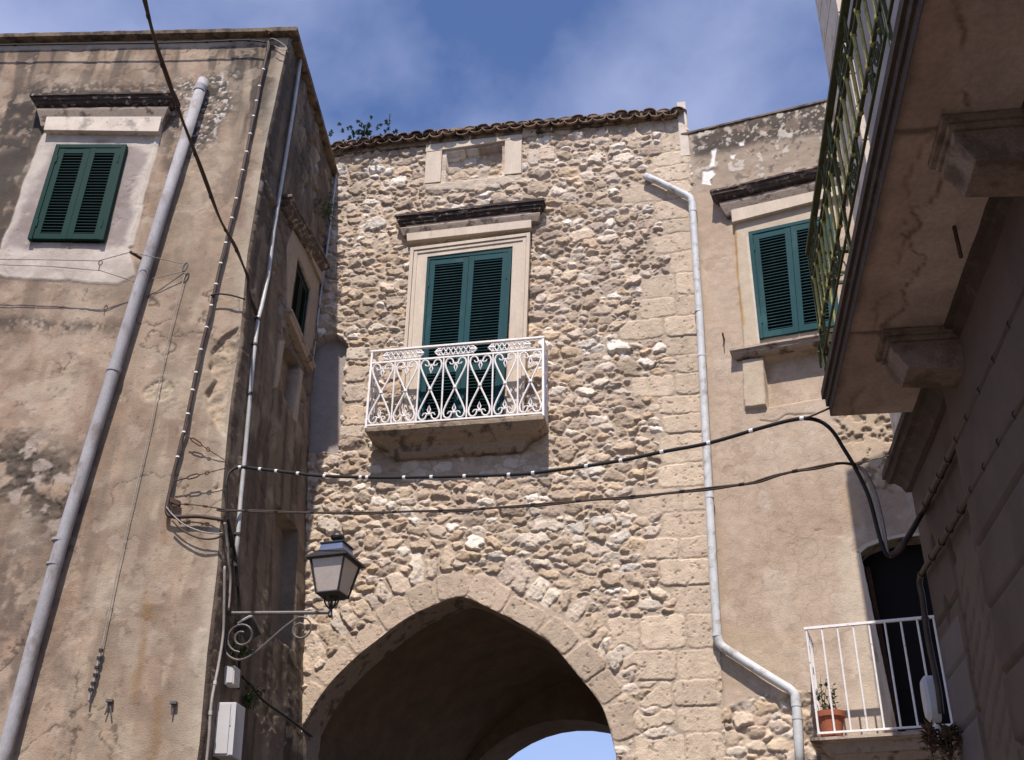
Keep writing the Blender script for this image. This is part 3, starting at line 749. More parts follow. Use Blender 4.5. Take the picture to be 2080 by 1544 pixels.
# ================================================================ plastered house, left
lh = thing('plaster_house', 'weathered tan plaster house with green shuttered window and tall stained front', 'house', (LF.P(-3.0, 0)))
TOPZ = 12.74
U, Z, T = grid(lambda z: np.full_like(z, -8.0), LF_CORNER, 0.0, 3.35, TOPZ, 0.0150)
T = 1-(1-T)*1.84; f1 = fbm(U, Z, 0.8, 4, 1); f2 = fbm(U, Z, 3.0, 4, 2); f3 = fbm(U, Z, 12, 3, 3); vs_ = fbm(U, Z, 7.0, 4, 6, fy=0.8)
C = np.zeros(U.shape+(3,)); C[:] = (0.335, 0.24, 0.172)
C = lerp(C, (0.345, 0.24, 0.17), sst(0.4, 0.6, f1)*sst(9.8, 7.8, Z)*0.9); f5 = fbm(U, Z, 1.7, 6, 81); C = lerp(C, (0.20, 0.143, 0.105), 0.55*sst(0.53, 0.66, f5)); C = lerp(C, (0.42, 0.325, 0.245), 0.6*sst(0.43, 0.37, f5))
C = lerp(C, (0.43, 0.335, 0.245), 0.8*sst(0.5, 0.66, vs_)*sst(10, 7, Z)); C = lerp(C, (0.19, 0.135, 0.095), 0.5*sst(0.52, 0.64, fbm(U, Z, 5.0, 5, 88, fy=0.45))*sst(0.4, 0.55, f1+0.05))
C = lerp(C, (0.225, 0.163, 0.118), 0.75*sst(0.48, 0.68, f2)); C = lerp(C, (0.18, 0.14, 0.108), 0.6*sst(0.55, 0.75, fbm(U, Z, 5.5, 5, 17, fy=1.6))*sst(0.35, 0.6, f1)); C = lerp(C, (0.45, 0.375, 0.29), 0.5*sst(0.58, 0.75, fbm(U, Z, 2.2, 5, 18))); C = lerp(C, (0.15, 0.115, 0.09), 0.55*sst(0.70, 0.76, fbm(U, Z, 20, 4, 19)))
C = lerp(C, (0.42, 0.345, 0.25), 0.5*sst(0.25, 0.05, T*0+np.abs(T-0.93))*sst(0.4, 0.6, f1))
H = 0.012*(f1-0.5)+0.008*(f2-0.5)+0.004*(f3-0.5)
wU = U+0.16*(fbm(U, Z, 3.5, 4, 11)-0.5); wZ = Z+0.16*(fbm(U, Z, 3.5, 4, 12)-0.5)
def pm(pts, soft, W=LF, a=None, b=None):
    return sst(-soft, soft, sdist(wU if a is None else a, wZ if b is None else b, UZ(W, pts)))
grit = fbm(U, Z, 26, 3, 21); grit2 = fbm(U, Z, 9, 4, 22); vstr = fbm(U, Z, 9, 4, 23, fy=1.3)
# grime below the coping and around the hood
MOLD = (0.038, 0.031, 0.027)
top = sst(1.1, 0.1, TOPZ-0.25-Z)*sst(0.44, 0.62, vstr)*(TOPZ-0.22 > Z); C = lerp(C, (0.075, 0.06, 0.05), 0.8*top)
band = sst(TOPZ-0.27, TOPZ-0.24, Z); C = lerp(C, (0.42, 0.36, 0.30), 0.8*band)
a = pm([(-60, 240), (30, 170), (110, 200), (85, 300), (60, 420), (20, 560), (-60, 620)], 0.28)*sst(0.30, 0.5, 0.5*vstr+0.5*grit2); C = lerp(C, MOLD, 0.88*a)
a = pm([(50, 172), (350, 168), (365, 200), (60, 200)], 0.12)*sst(0.32, 0.5, grit); C = lerp(C, MOLD, 0.85*a)
a = pm([(330, 200), (370, 190), (385, 300), (350, 380), (325, 300)], 0.12)*sst(0.3, 0.5, grit2); C = lerp(C, MOLD, 0.7*a)
a = pm([(20, 200), (95, 205), (88, 290), (60, 330), (30, 330)], 0.14)*sst(0.3, 0.5, grit2); C = lerp(C, MOLD, 0.75*a)
spk = pm([(335, 170), (485, 140), (470, 230), (430, 290), (380, 330), (345, 240)], 0.14)
C = lerp(C, (0.055, 0.045, 0.038), 0.9*spk*sst(0.30, 0.48, 0.6*grit2+0.4*grit)); wh = spk*sst(0.62, 0.68, grit); C = lerp(C, (0.58, 0.54, 0.50), wh); H += 0.008*wh-0.006*spk*sst(0.5, 0.6, grit)
a = pm([(470, 90), (545, 80), (545, 200), (500, 330), (480, 200)], 0.18)*sst(0.36, 0.55, vstr); C = lerp(C, MOLD, 0.85*a)
a = pm([(540, 100), (590, 75), (565, 260), (545, 330), (520, 300)], 0.12)*sst(0.36, 0.52, 0.5*grit2+0.5*vstr); C = lerp(C, (0.07, 0.055, 0.045), 0.8*a)
a = pm([(-60, 640), (250, 655), (245, 675), (-60, 668)], 0.08)*sst(0.38, 0.55, 0.5*grit+0.5*grit2); C = lerp(C, MOLD, 0.75*a)
a = pm([(-60, 905), (60, 880), (170, 935), (150, 1060), (120, 1140), (90, 1080), (40, 1030), (-60, 1010)], 0.22); b = a*sst(0.36, 0.5, 0.55*grit2+0.45*fbm(U, Z, 4, 4, 29))
C = lerp(C, (0.06, 0.046, 0.036), 0.9*b); fl = a*sst(0.56, 0.63, fbm(U, Z, 6, 4, 31)); C = lerp(C, (0.40, 0.33, 0.28), 0.8*fl); H -= 0.012*b*sst(0.4, 0.6, grit)
a = pm([(-60, 1050), (90, 1100), (100, 1250), (60, 1400), (-60, 1500)], 0.3)*sst(0.42, 0.58, grit2); C = lerp(C, (0.12, 0.09, 0.07), 0.7*a)
a = pm([(150, 560), (420, 500), (400, 640), (120, 700)], 0.5)*sst(0.5, 0.7, f2); C = lerp(C, (0.21, 0.155, 0.115), 0.65*a)
a = pm([(440, 330), (520, 280), (500, 420), (470, 480), (400, 470)], 0.4)*sst(0.45, 0.65, grit2); C = lerp(C, (0.15, 0.115, 0.09), 0.6*a)
for pts in ([(345, 1040), (330, 1120), (315, 1190), (300, 1260)], [(325, 1420), (318, 1480), (305, 1560)], [(300, 1180), (290, 1300), (275, 1420)]):   # rust runs
    d_ = ldist(wU*0.4+U*0.6, Z, UZ(LF, pts)); C = lerp(C, (0.23, 0.135, 0.06), 0.6*sst(0.07, 0.0, d_)*sst(0.3, 0.6, vstr+0.1))
a = pm([(190, 1190), (250, 1180), (290, 1200), (285, 1240), (200, 1245)], 0.08); C = lerp(C, (0.45, 0.38, 0.29), 0.45*a)
for (cx, cy, r1_) in ((326, 793, 0.17),):               # round hole with bare stones
    cu, cz = LF.uz(cx, cy); dd = np.hypot((wU*0.3+U*0.7)-cu, ((wZ*0.3+Z*0.7)-cz)*1.15)
    dd = dd+0.09*(fbm(U, Z, 7, 4, 48)-0.5); rim = sst(0.05, 0.0, np.abs(dd-r1_-0.03)); C = lerp(C, (0.42, 0.33, 0.25), 0.55*rim); H += 0.005*rim
    inn = sst(r1_, r1_-0.015, dd); H -= inn*(0.016-0.07*np.abs(fbm(U, Z, 12, 4, 41)-0.5)); C = lerp(C, (0.47, 0.39, 0.28), 0.7*inn)
bare = sdist(wU*0.5+U*0.5, wZ*0.5+Z*0.5, UZ(LF, [(500, 650), (448, 682), (428, 712), (424, 748), (436, 770), (416, 800), (420, 830), (440, 862), (458, 885), (462, 905), (500, 900)])); bm_ = sst(0.0, 0.012, bare)
H -= bm_*(0.045+0.05*(fbm(U, Z, 10, 3, 44)-0.5)); C = lerp(C, (0.46, 0.355, 0.25), 0.9*bm_); C *= (1-0.35*bm_*sst(0.58, 0.7, fbm(U, Z, 16, 3, 45)))[..., None]
bare = sdist(wU*0.5+U*0.5, wZ*0.5+Z*0.5, UZ(LF, [(480, 930), (452, 945), (444, 985), (436, 995), (470, 998)])); bm_ = sst(0.0, 0.012, bare); H -= bm_*0.025; C = lerp(C, (0.44, 0.35, 0.25), 0.8*bm_)
crk = ldist(wU, wZ, UZ(LF, [(436, 1270), (405, 1290), (392, 1330), (398, 1370)])); H += 0.01*sst(0.06, 0.02, crk); C = lerp(C, (0.50, 0.44, 0.35), 0.5*sst(0.09, 0.0, crk))
a = pm([(405, 1180), (450, 1160), (440, 1400), (400, 1560), (350, 1560), (370, 1350)], 0.2); C = lerp(C, (0.43, 0.36, 0.275), 0.55*a)
cor = sst(0.965, 1.0, T+0.02*(grit2-0.5)); C = lerp(C, (0.47, 0.41, 0.32), 0.55*cor)
fk = sst(0.585, 0.60, fbm(U, Z, 4.5, 6, 91))*sst(0.40, 0.55, fbm(U, Z, 0.9, 3, 92)); H -= 0.005*fk; C = lerp(C, (0.25, 0.18, 0.13), 0.32*fk)
fk = sst(0.60, 0.612, fbm(U, Z, 5.5, 6, 93))*sst(0.45, 0.6, fbm(U, Z, 0.8, 3, 94)); H -= 0.004*fk; C = lerp(C, (0.43, 0.345, 0.27), 0.4*fk)
crk = sst(0.010, 0.003, np.abs(fbm(U, Z, 1.5, 6, 95)-0.5))*sst(0.52, 0.6, fbm(U, Z, 1.1, 3, 96)); H -= 0.006*crk; C *= (1-0.55*crk)[..., None]
# limewashed patch round the window
qo = UZ(LF, [(88, 268), (322, 271), (262, 505), (275, 560), (240, 580), (-40, 560), (0, 505)]); so = sdist(wU*0.35+U*0.65, wZ*0.35+Z*0.65, qo); wm = sst(-0.015, 0.02, so)
qi = UZ(LF, [(112, 296), (200, 284), (298, 306), (250, 500), (10, 505), (40, 430)]); wi = sst(-0.05, 0.05, sdist(wU, wZ, qi))
C = lerp(C, (0.56, 0.495, 0.44), 0.9*wm); C = lerp(C, (0.315, 0.265, 0.245), 0.95*wm*wi); C = lerp(C, (0.24, 0.195, 0.175), 0.6*wm*wi*sst(0.5, 0.65, f2)); C = lerp(C, (0.50, 0.44, 0.39), 0.6*wm*wi*sst(0.6, 0.72, fbm(U, Z, 4, 4, 47))); C = lerp(C, (0.36, 0.30, 0.25), wm*0.5*sst(0.5, 0.7, f2)*(1-wi))
H += 0.014*wm
strip = sst(0.0, 0.01, sdist(wU*0.2+U*0.8, Z, UZ(LF, [(317, 272), (328, 274), (272, 500), (258, 505)]))); C = lerp(C, (0.60, 0.535, 0.46), 0.85*strip); H += 0.012*strip
winQ = Quad(LF, (120, 303), (262, 303), (215, 496), (62, 494)); H = np.where(sdist(U, Z, [tuple(c) for c in winQ.c]) > 0.02, -0.03, H)
H *= sst(1.0, 0.985, T)
sheet('front_wall', LF.P(U, Z, H), C*0.86, 'plaster', lh)
# window
winQ = Quad(LF, (120, 303), (262, 303), (215, 496), (62, 494))
wnd = MB(); hl2, hr2 = LF.uz(61, 194, 0.2), LF.uz(358, 189, 0.2)
fq = Quad(LF, (95, 238), (329, 238), (322, 268), (89, 265), d=0.09); wnd.box(fq, 0, fq.w, 0, fq.h, -0.02, 0.10)
window = wnd.build('window', 'trim2', lh, bevel=0.006)
hd = MB(); hd.cornice(LF, hl2[0]+0.23, hl2[1]+0.02, hr2[0]-0.23, hr2[1]+0.02, hood_prof(0.98, 1.15), nseg=20, jag=0.006, seed=8); hd.build('hood', 'hood', window)
hd = MB(); hd.cornice(LF, hl2[0]+0.23, hl2[1]-0.165, hr2[0]-0.23, hr2[1]-0.165, [(0, 0.01), (0.135, 0.01), (0.13, -0.02), (0.115, -0.06), (0.095, -0.11), (0.075, -0.18), (0.065, -0.215), (0.0, -0.216)], nseg=8); hd.build('hood_moulding', 'hoodpale', window)
shutters(winQ, window, 'teal2', 0.055, 0.044, seed=9, st=0.07, rail=0.075)
# side wall, in shade
U, Z, T = grid(lambda z: np.zeros_like(z), lambda z: np.full_like(z, Ruled.LEN+0.03), 0.0, 3.3, TOPZ, 0.0165)
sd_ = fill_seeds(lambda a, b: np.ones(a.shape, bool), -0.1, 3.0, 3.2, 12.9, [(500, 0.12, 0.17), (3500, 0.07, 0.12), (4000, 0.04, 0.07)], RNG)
for s in sd_: s['c'] = s['c']*0.40; s['h'] *= 0.8  # stone colours cut down to keep this shaded wall dark
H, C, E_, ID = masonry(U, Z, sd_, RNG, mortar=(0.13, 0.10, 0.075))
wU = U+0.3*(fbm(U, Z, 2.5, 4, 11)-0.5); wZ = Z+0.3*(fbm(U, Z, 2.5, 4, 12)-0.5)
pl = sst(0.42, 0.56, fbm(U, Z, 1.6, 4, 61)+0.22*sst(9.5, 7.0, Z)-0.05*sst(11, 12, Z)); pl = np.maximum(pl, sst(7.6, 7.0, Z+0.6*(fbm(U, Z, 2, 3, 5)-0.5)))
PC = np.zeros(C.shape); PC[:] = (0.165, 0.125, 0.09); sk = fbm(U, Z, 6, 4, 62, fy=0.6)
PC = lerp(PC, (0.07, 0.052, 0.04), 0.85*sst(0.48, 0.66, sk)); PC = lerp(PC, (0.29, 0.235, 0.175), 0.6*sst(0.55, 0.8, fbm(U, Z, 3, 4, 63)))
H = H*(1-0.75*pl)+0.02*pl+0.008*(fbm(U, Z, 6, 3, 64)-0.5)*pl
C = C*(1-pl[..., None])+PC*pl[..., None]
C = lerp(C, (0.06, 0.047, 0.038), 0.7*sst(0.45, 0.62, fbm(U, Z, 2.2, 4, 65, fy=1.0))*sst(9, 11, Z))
# window surround, the recess under its sill, and the blocked opening lower down
qs = sdist(wU*0.08+U*0.92, Z, UZ(LS, [(596, 447), (646, 568), (634, 690), (618, 735), (578, 645), (577, 500)])); ms = sst(-0.01, 0.02, qs)
H = H*(1-ms)+0.035*ms; C = lerp(C, (0.33, 0.26, 0.195), 0.95*ms)
wq2 = Quad(LS, (601, 523), (626, 590), (612, 700), (585, 638))
sw = sdist(U, Z, [tuple(c) for c in wq2.c]); H = np.where(sw > -0.01, -0.06, H)
lp = sst(0, 0.02, sdist(U, Z, UZ(LS, [(560, 690), (573, 690), (557, 790), (548, 790)]))); H = H*(1-lp)+0.05*lp; C = lerp(C, (0.36, 0.285, 0.21), 0.9*lp)
rc = sdist(U, Z, UZ(LS, [(573, 692), (604, 742), (594, 842), (563, 790)])); H = np.where(rc > 0, -0.10, H); C = lerp(C, (0.20, 0.135, 0.085), 0.6*(rc > 0))
rp_ = sst(0, 0.02, sdist(U, Z, UZ(LS, [(604, 745), (612, 755), (598, 862), (588, 850)]))); H = H*(1-rp_)+0.04*rp_; C = lerp(C, (0.36, 0.29, 0.22), 0.9*rp_)
nc = sdist(U, Z, UZ(LS, [(556, 1022), (601, 1078), (594, 1322), (546, 1288)])); H = np.where(nc > 0, -0.16+0.01*fbm(U, Z, 5, 3, 3), H); C = np.where((nc > 0)[..., None], np.array((0.19, 0.152, 0.115))*(0.8+0.4*fbm(U, Z, 4, 4, 71))[..., None], C)
C = lerp(C, (0.045, 0.05, 0.022), 0.6*pm([(546, 1290), (596, 1325), (590, 1400), (550, 1370)], 0.15, LS)*sst(0.4, 0.6, sk))
H *= sst(0.0, 0.012, T)*sst(1.0, 0.99, T)
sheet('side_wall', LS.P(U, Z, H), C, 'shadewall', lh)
sw_ = MB(); s0, s1 = LS.uz(576, 641), LS.uz(615, 735)
sw_.cornice(LS, s0[0]+0.02, s0[1]+0.02, min(s1[0], 2.6), s1[1]+0.02, [(0, 0), (0.14, 0), (0.145, -0.03), (0.12, -0.05), (0.10, -0.085), (0, -0.09)], nseg=6)
swin = sw_.build('side_window', 'hoodpale', lh)
sw2 = MB(); h0, h1 = LS.uz(594, 400, 0.16), LS.uz(668, 537, 0.16)
sw2.cornice(LS, h0[0]+0.12, h0[1], h1[0]-0.12, h1[1], [(0, 0), (0.17, 0), (0.175, -0.04), (0.15, -0.05), (0.145, -0.085), (0.10, -0.12), (0.07, -0.17), (0, -0.18)], nseg=8, jag=0.004); sw2.build('hood', 'hood2', swin)
f_ = MB(); a0, a1 = LS.uz(598, 452), LS.uz(645, 572); f_.box(LS, a0[0], a1[0], min(a0[1], a1[1])-0.04, min(a0[1], a1[1])+0.14, -0.02, 0.075); f_.build('frieze', 'hoodpale', swin)
shutters(wq2, swin, 'teal2_shaded', -0.02, 0.046, seed=12, st=0.06, rail=0.07)
# coping of the flat roof, front and side
cp = MB(); zc_ = LF.uz(592, 60, 0.12)[1]; ul_ = -8.05; ur_ = float(LF_CORNER(12.8))
n_ = 70
rg = random.Random(4)
def cop_pts(k):
    return [(0.0, -0.015), (0.07, -0.02), (0.115, -0.012), (0.12, 0.045+rg.uniform(-0.006, 0.006)), (0.08, 0.07+rg.uniform(-0.008, 0.008)), (-0.25, 0.08)]
rows = []
for k in range(n_+1):
    u_ = ul_+(ur_-ul_)*k/n_; z_ = zc_
    rows.append([LF.P(u_+(d if (k == n_ and d > 0) else 0), z_+dz, d) for d, dz in cop_pts(k)])
zj = zc_+0.02
for k in range(1, 25):
    u_ = Ruled.LEN*k/24
    rows.append([LS.P(u_, zj+dz, d) for d, dz in cop_pts(k)])
kk = len(rows[0]); cp.add([q for r in rows for q in r], [(i*kk+j, i*kk+j+1, (i+1)*kk+j+1, (i+1)*kk+j) for i in range(len(rows)-1) for j in range(kk-1)])
cp.build('roof_coping', 'coping', lh)
rf = MB(); A_ = LF.P(-8.0, 0, -0.12); B_ = LF.P(ur_-0.12, 0, -0.12); C_ = ST.P(float(ST_JUNC(12))-0.12, 0, 0.05); D_ = C_+np.array([-8.0, 0.4, 0])
rf.prism([p+np.array([0, 0, 12.68]) for p in (A_, B_, C_, D_)], (0, 0, 0.07)); rf.build('flat_roof', 'roofing', lh)
bk = MB(); bk.prism([A_, A_+np.array([0.05, 0, 0]), D_+np.array([0.05, 0, 0]), D_], (0, 0, 12.67)); bk.build('far_side_wall', 'body', lh)

# ================================================================ plastered house, right
rh = thing('corner_house', 'sunlit plaster house with teal shutters, flaking parapet and small white balcony', 'house', (RT.P(1.0, 0)))
RTOP = curve(RT, [(1405, 268), (1690, 207)])
zt = float(RT.uz(1405, 268)[1]); zt2 = float(RT.uz(1690, 207)[1]); ZR = max(zt, zt2)
rt_left = curve(RT, [(1403, 290), (1412, 400), (1420, 520), (1430, 700), (1441, 960), (1455, 1200), (1462, 1310), (1475, 1544)])
U, Z, T = grid(lambda z: rt_left(z)-0.02, lambda z: np.full_like(z, 3.6), 0.0, 3.9, 0.5*(zt+zt2), 0.0125)
f1 = fbm(U, Z, 0.9, 4, 101); f2 = fbm(U, Z, 3.2, 4, 102); f3 = fbm(U, Z, 14, 3, 103); grit = fbm(U, Z, 26, 3, 121); grit2 = fbm(U, Z, 8, 4, 122)
wU = U+0.14*(fbm(U, Z, 4, 4, 111)-0.5); wZ = Z+0.14*(fbm(U, Z, 4, 4, 112)-0.5)
C = np.zeros(U.shape+(3,)); C[:] = (0.44, 0.345, 0.265)
C = lerp(C, (0.38, 0.285, 0.21), 0.8*sst(0.45, 0.7, f1)); C = lerp(C, (0.50, 0.41, 0.33), 0.6*sst(0.5, 0.7, f2))
H = 0.010*(f1-0.5)+0.010*(f2-0.5)+0.005*(f3-0.5)
up = sst(-0.15, 0.2, sdist(wU, wZ, UZ(RT, [(1380, 150), (1760, 150), (1760, 320), (1450, 385), (1400, 385)]))); C = lerp(C, (0.275, 0.22, 0.165), 0.85*up); H += 0.010*up*(f2-0.5)*2
dk = sst(-0.05, 0.10, sdist(wU, wZ, UZ(RT, [(1380, 180), (1760, 150), (1760, 262), (1690, 268), (1620, 284), (1540, 290), (1470, 306), (1405, 322), (1380, 330)]))); C = lerp(C, (0.055, 0.042, 0.036), 0.92*dk*sst(0.2, 0.45, grit2+0.1)); C = lerp(C, (0.45, 0.38, 0.31), 0.8*dk*sst(0.66, 0.72, grit))
C = lerp(C, (0.50, 0.45, 0.39), 0.8*up*sst(0.64, 0.70, fbm(U, Z, 8, 4, 131))); H += 0.006*up*sst(0.64, 0.68, fbm(U, Z, 8, 4, 131))
C = lerp(C, (0.10, 0.08, 0.065), 0.7*up*sst(0.66, 0.72, fbm(U, Z, 13, 3, 133)))
for pts in ([(1446, 302), (1458, 299), (1452, 322), (1452, 336), (1440, 338), (1446, 318)], [(1426, 347), (1446, 343), (1454, 352), (1442, 362), (1446, 374), (1424, 372)], [(1484, 312), (1496, 311), (1492, 322), (1484, 320)], [(1500, 288), (1512, 285), (1512, 293), (1502, 294)]):
    a = sst(-0.006, 0.012, sdist(wU*0.4+U*0.6, wZ*0.4+Z*0.6, UZ(RT, pts))); C = lerp(C, (0.74, 0.71, 0.67), a); H -= 0.01*a
# trowel swirls scratched into the render
Hs = np.zeros(U.shape); zc1 = Z[:, 0]; rg = np.random.default_rng(77)
for k in range(1500):
    cu = rg.uniform(0.1, 2.9); cz = rg.uniform(4.6, 9.2); rr = rg.uniform(0.045, 0.15); el = rg.uniform(0.5, 1.0); th0 = rg.uniform(0, 6.28); span = rg.uniform(1.2, 4.2)
    r0, r1 = np.searchsorted(zc1, cz-rr-0.03), np.searchsorted(zc1, cz+rr+0.03); uu = U[r0, :] if r0 < len(zc1) else None
    if uu is None: continue
    c0, c1 = np.searchsorted(uu, cu-rr-0.05), np.searchsorted(uu, cu+rr+0.05)
    if c1-c0 < 3 or r1-r0 < 3: continue
    sl_ = (slice(r0, r1), slice(c0, c1)); dx = 0.25*wU[sl_]+0.75*U[sl_]-cu; dz = (0.25*wZ[sl_]+0.75*Z[sl_]-cz)/el
    an = (np.arctan2(dz, dx)-th0) % 6.28318; Hs[sl_] = np.maximum(Hs[sl_], sst(0.008, 0.001, np.abs(np.hypot(dx, dz)-rr))*(an < span)*rg.uniform(0.2, 0.9))
C *= (1-0.28*Hs*(1-up))[..., None]; H -= 0.002*Hs
low = sst(0.02, 0.12, sdist(wU, wZ, UZ(RT, [(1460, 1250), (1640, 1290), (1640, 1400), (1540, 1400), (1460, 1420)]))); C = lerp(C, (0.40, 0.315, 0.22), 0.6*low)
wn_ = sst(-0.05, 0.1, sdist(wU, wZ, UZ(RT, [(1700, 1090), (1758, 1060), (1830, 1480), (1735, 1500)]))); C = lerp(C, (0.53, 0.45, 0.355), 0.75*wn_)
pt_ = sst(-0.02, 0.04, sdist(wU, wZ, UZ(RT, [(1712, 985), (1748, 985), (1758, 1065), (1715, 1065)]))); C = lerp(C, (0.43, 0.32, 0.22), 0.8*pt_)
er = sst(-0.06, 0.06, sdist(wU, wZ, UZ(RT, [(1690, 830), (1830, 830), (1830, 1010), (1745, 985), (1715, 900)]))); pit = er*sst(0.52, 0.64, fbm(U, Z, 12, 4, 141)); H -= 0.03*pit; C = lerp(C, (0.46, 0.36, 0.255), 0.7*er); C *= (1-0.35*pit)[..., None]
ck = ldist(wU, wZ, UZ(RT, [(1540, 852), (1580, 850), (1620, 842), (1660, 836)])); C *= (1-0.5*sst(0.02, 0.004, ck))[..., None]; H -= 0.012*sst(0.02, 0.0, ck)
jn = sst(0.06, 0.0, U-rt_left(Z)+0.03*(grit2-0.5)); C = lerp(C, (0.36, 0.29, 0.22), 0.6*jn)
crk = sst(0.008, 0.002, np.abs(fbm(U, Z, 1.3, 6, 195)-0.5))*sst(0.58, 0.66, fbm(U, Z, 1.1, 3, 196)); H -= 0.004*crk; C *= (1-0.3*crk)[..., None]
fk = sst(0.59, 0.605, fbm(U, Z, 4.5, 6, 191))*sst(0.45, 0.6, fbm(U, Z, 1.2, 3, 192)); H -= 0.004*fk; C = lerp(C, (0.33, 0.245, 0.18), 0.5*fk)
# window margins
rw = UZ(RT, [(1490, 440), (1700, 395), (1715, 690), (1512, 720)]); rm = sst(-0.01, 0.02, sdist(wU*0.1+U*0.9, Z, rw)); H = H*(1-rm)+0.03*rm; C = lerp(C, (0.49, 0.41, 0.315), 0.85*rm)
og = sst(0.035, 0.005, ldist(wU*0.3+U*0.7, Z, UZ(RT, [(1493, 460), (1499, 560), (1510, 660)])))*sst(0.35, 0.55, grit2+0.1); C = lerp(C, (0.43, 0.255, 0.085), 0.75*og)
wl = sst(0.03, 0.0, ldist(U, Z, UZ(RT, [(1519, 485), (1543, 695)]))); C = lerp(C, (0.62, 0.56, 0.49), 0.8*wl)
bl_ = sst(0, 0.012, sdist(wU*0.25+U*0.75, wZ*0.25+Z*0.75, UZ(RT, [(1507, 733), (1551, 728), (1557, 826), (1513, 832)]))); H = H*(1-bl_)+bl_*(0.05+0.006*f3); C = lerp(C, (0.48, 0.40, 0.30), 0.8*bl_)
rc2 = sst(0, 0.01, sdist(U, Z, UZ(RT, [(1551, 726), (1720, 690), (1725, 800), (1557, 827)]))); H = H*(1-rc2)-0.12*rc2
# rubble of the lower wall
lowp = UZ(RT, [(1452, 1452), (1480, 1430), (1540, 1412), (1600, 1404), (1660, 1404), (1670, 1600), (1470, 1600)]); lr = sdist(wU*0.6+U*0.4, wZ*0.6+Z*0.4, lowp); lm = sst(0.0, 0.03, lr)
sd2 = fill_seeds(lambda a, b: np.ones(a.shape, bool), -0.1, 1.6, 3.7, 5.0, [(12, 0.12, 0.15), (220, 0.08, 0.11), (900, 0.05, 0.075), (1500, 0.03, 0.045)], RNG)
H2, C2, E_, ID = masonry(U, Z, sd2, RNG); H = H*(1-lm)+(H2-0.01)*lm; C = C*(1-lm[..., None])+C2*lm[..., None]
edge_ = sst(0.05, 0.0, np.abs(lr-0.03)); C = lerp(C, (0.14, 0.11, 0.09), 0.7*edge_*sst(0.42, 0.6, grit2)); H += 0.02*edge_*grit2
rwq = Quad(RT, RT.uz(1522, 478), RT.uz(1692, 441), RT.uz(1706, 667), RT.uz(1545, 694), px=False); H = np.where(sdist(U, Z, [tuple(c) for c in rwq.c]) > 0.02, -0.03, H)
DOORP = UZ(RT, [(1748, 1124), (1762, 1112), (1790, 1101), (1830, 1092), (1900, 1086), (1960, 1086), (1985, 1470), (1823, 1486)])
dop = sdist(U, Z, DOORP)
cen = 0.25*(dop[:-1, :-1]+dop[1:, :-1]+dop[:-1, 1:]+dop[1:, 1:])
sheet('wall', RT.P(U, Z, H), C, 'plaster', rh, keep=cen < 0)
dv = MB(); nrm = -RT.n
base = [RT.P(u, z, 0.001) for u, z in DOORP]; base2 = [p+nrm*0.26 for p in base]; n = len(base)
dv.add(base+base2, [(i, (i+1) % n, (i+1) % n+n, i+n) for i in range(n)]); doorway = dv.build('doorway', 'hoodpale', rh)
rim = MB(); dc = np.array(DOORP); cc_ = dc.mean(0); rin = [tuple(q) for q in dc]; rout = [(q[0]-0.035*(q[0] < cc_[0]-0.1), q[1]+0.035*(q[1] > 5.5)) for q in dc]
for k in range(len(dc)-1):
    if k < 5: rim.add([RT.P(*rin[k], -0.02), RT.P(*rin[k+1], -0.02), RT.P(*rin[k+1], 0.016), RT.P(*rin[k], 0.016), RT.P(*rout[k], -0.02), RT.P(*rout[k+1], -0.02), RT.P(*rout[k+1], 0.016), RT.P(*rout[k], 0.016)], MB.BF)
a_, b_ = dc[-1], dc[0]; rim.add([RT.P(a_[0], a_[1], -0.02), RT.P(b_[0], b_[1], -0.02), RT.P(b_[0], b_[1], 0.017), RT.P(a_[0], a_[1], 0.017), RT.P(a_[0]-0.04, a_[1], -0.02), RT.P(b_[0]-0.04, b_[1], -0.02), RT.P(b_[0]-0.04, b_[1], 0.017), RT.P(a_[0]-0.04, a_[1], 0.017)], MB.BF)
rim.build('door_edge', 'trim', doorway)
dv = MB(); big = [RT.P(DOORP[0][0]-0.05, 3.9, -0.262), RT.P(DOORP[4][0]+0.5, 3.9, -0.262), RT.P(DOORP[4][0]+0.5, 6.6, -0.262), RT.P(DOORP[0][0]-0.05, 6.6, -0.262)]
dv.prism([p for p in big], nrm*0.02); dv.build('unlit_room_panel', 'black', doorway)  # black panel painted as the darkness of the room
dl = MB(); qd = Quad(RT, ext_u(RT, (1752, 1130), (1823, 1486), 6.0), ext_u(RT, (1764, 1130), (1832, 1486), 6.0), ext_u(RT, (1764, 1130), (1832, 1486), 4.2), ext_u(RT, (1752, 1130), (1823, 1486), 4.2), px=False)
dl.box(qd, 0.0, 0.05, 0, qd.h, -0.24, -0.17); dl.build('door_frame', 'rust', doorway)
# parapet top and body
cp = MB(); cp.box(RT, -0.05, 3.6, 0.5*(zt+zt2)-0.001, 0.5*(zt+zt2)+0.03, -0.35, 0.02); cp.build('parapet_top', 'coping', rh)
bb_ = MB(); bb_.prism([RT.P(0.02, 0, -0.3), RT.P(3.6, 0, -0.3), RT.P(3.6, 12.2, -0.3), RT.P(0.02, 12.2, -0.3)], -RT.n*4.0); bb_.build('inner_masonry', 'body', rh)
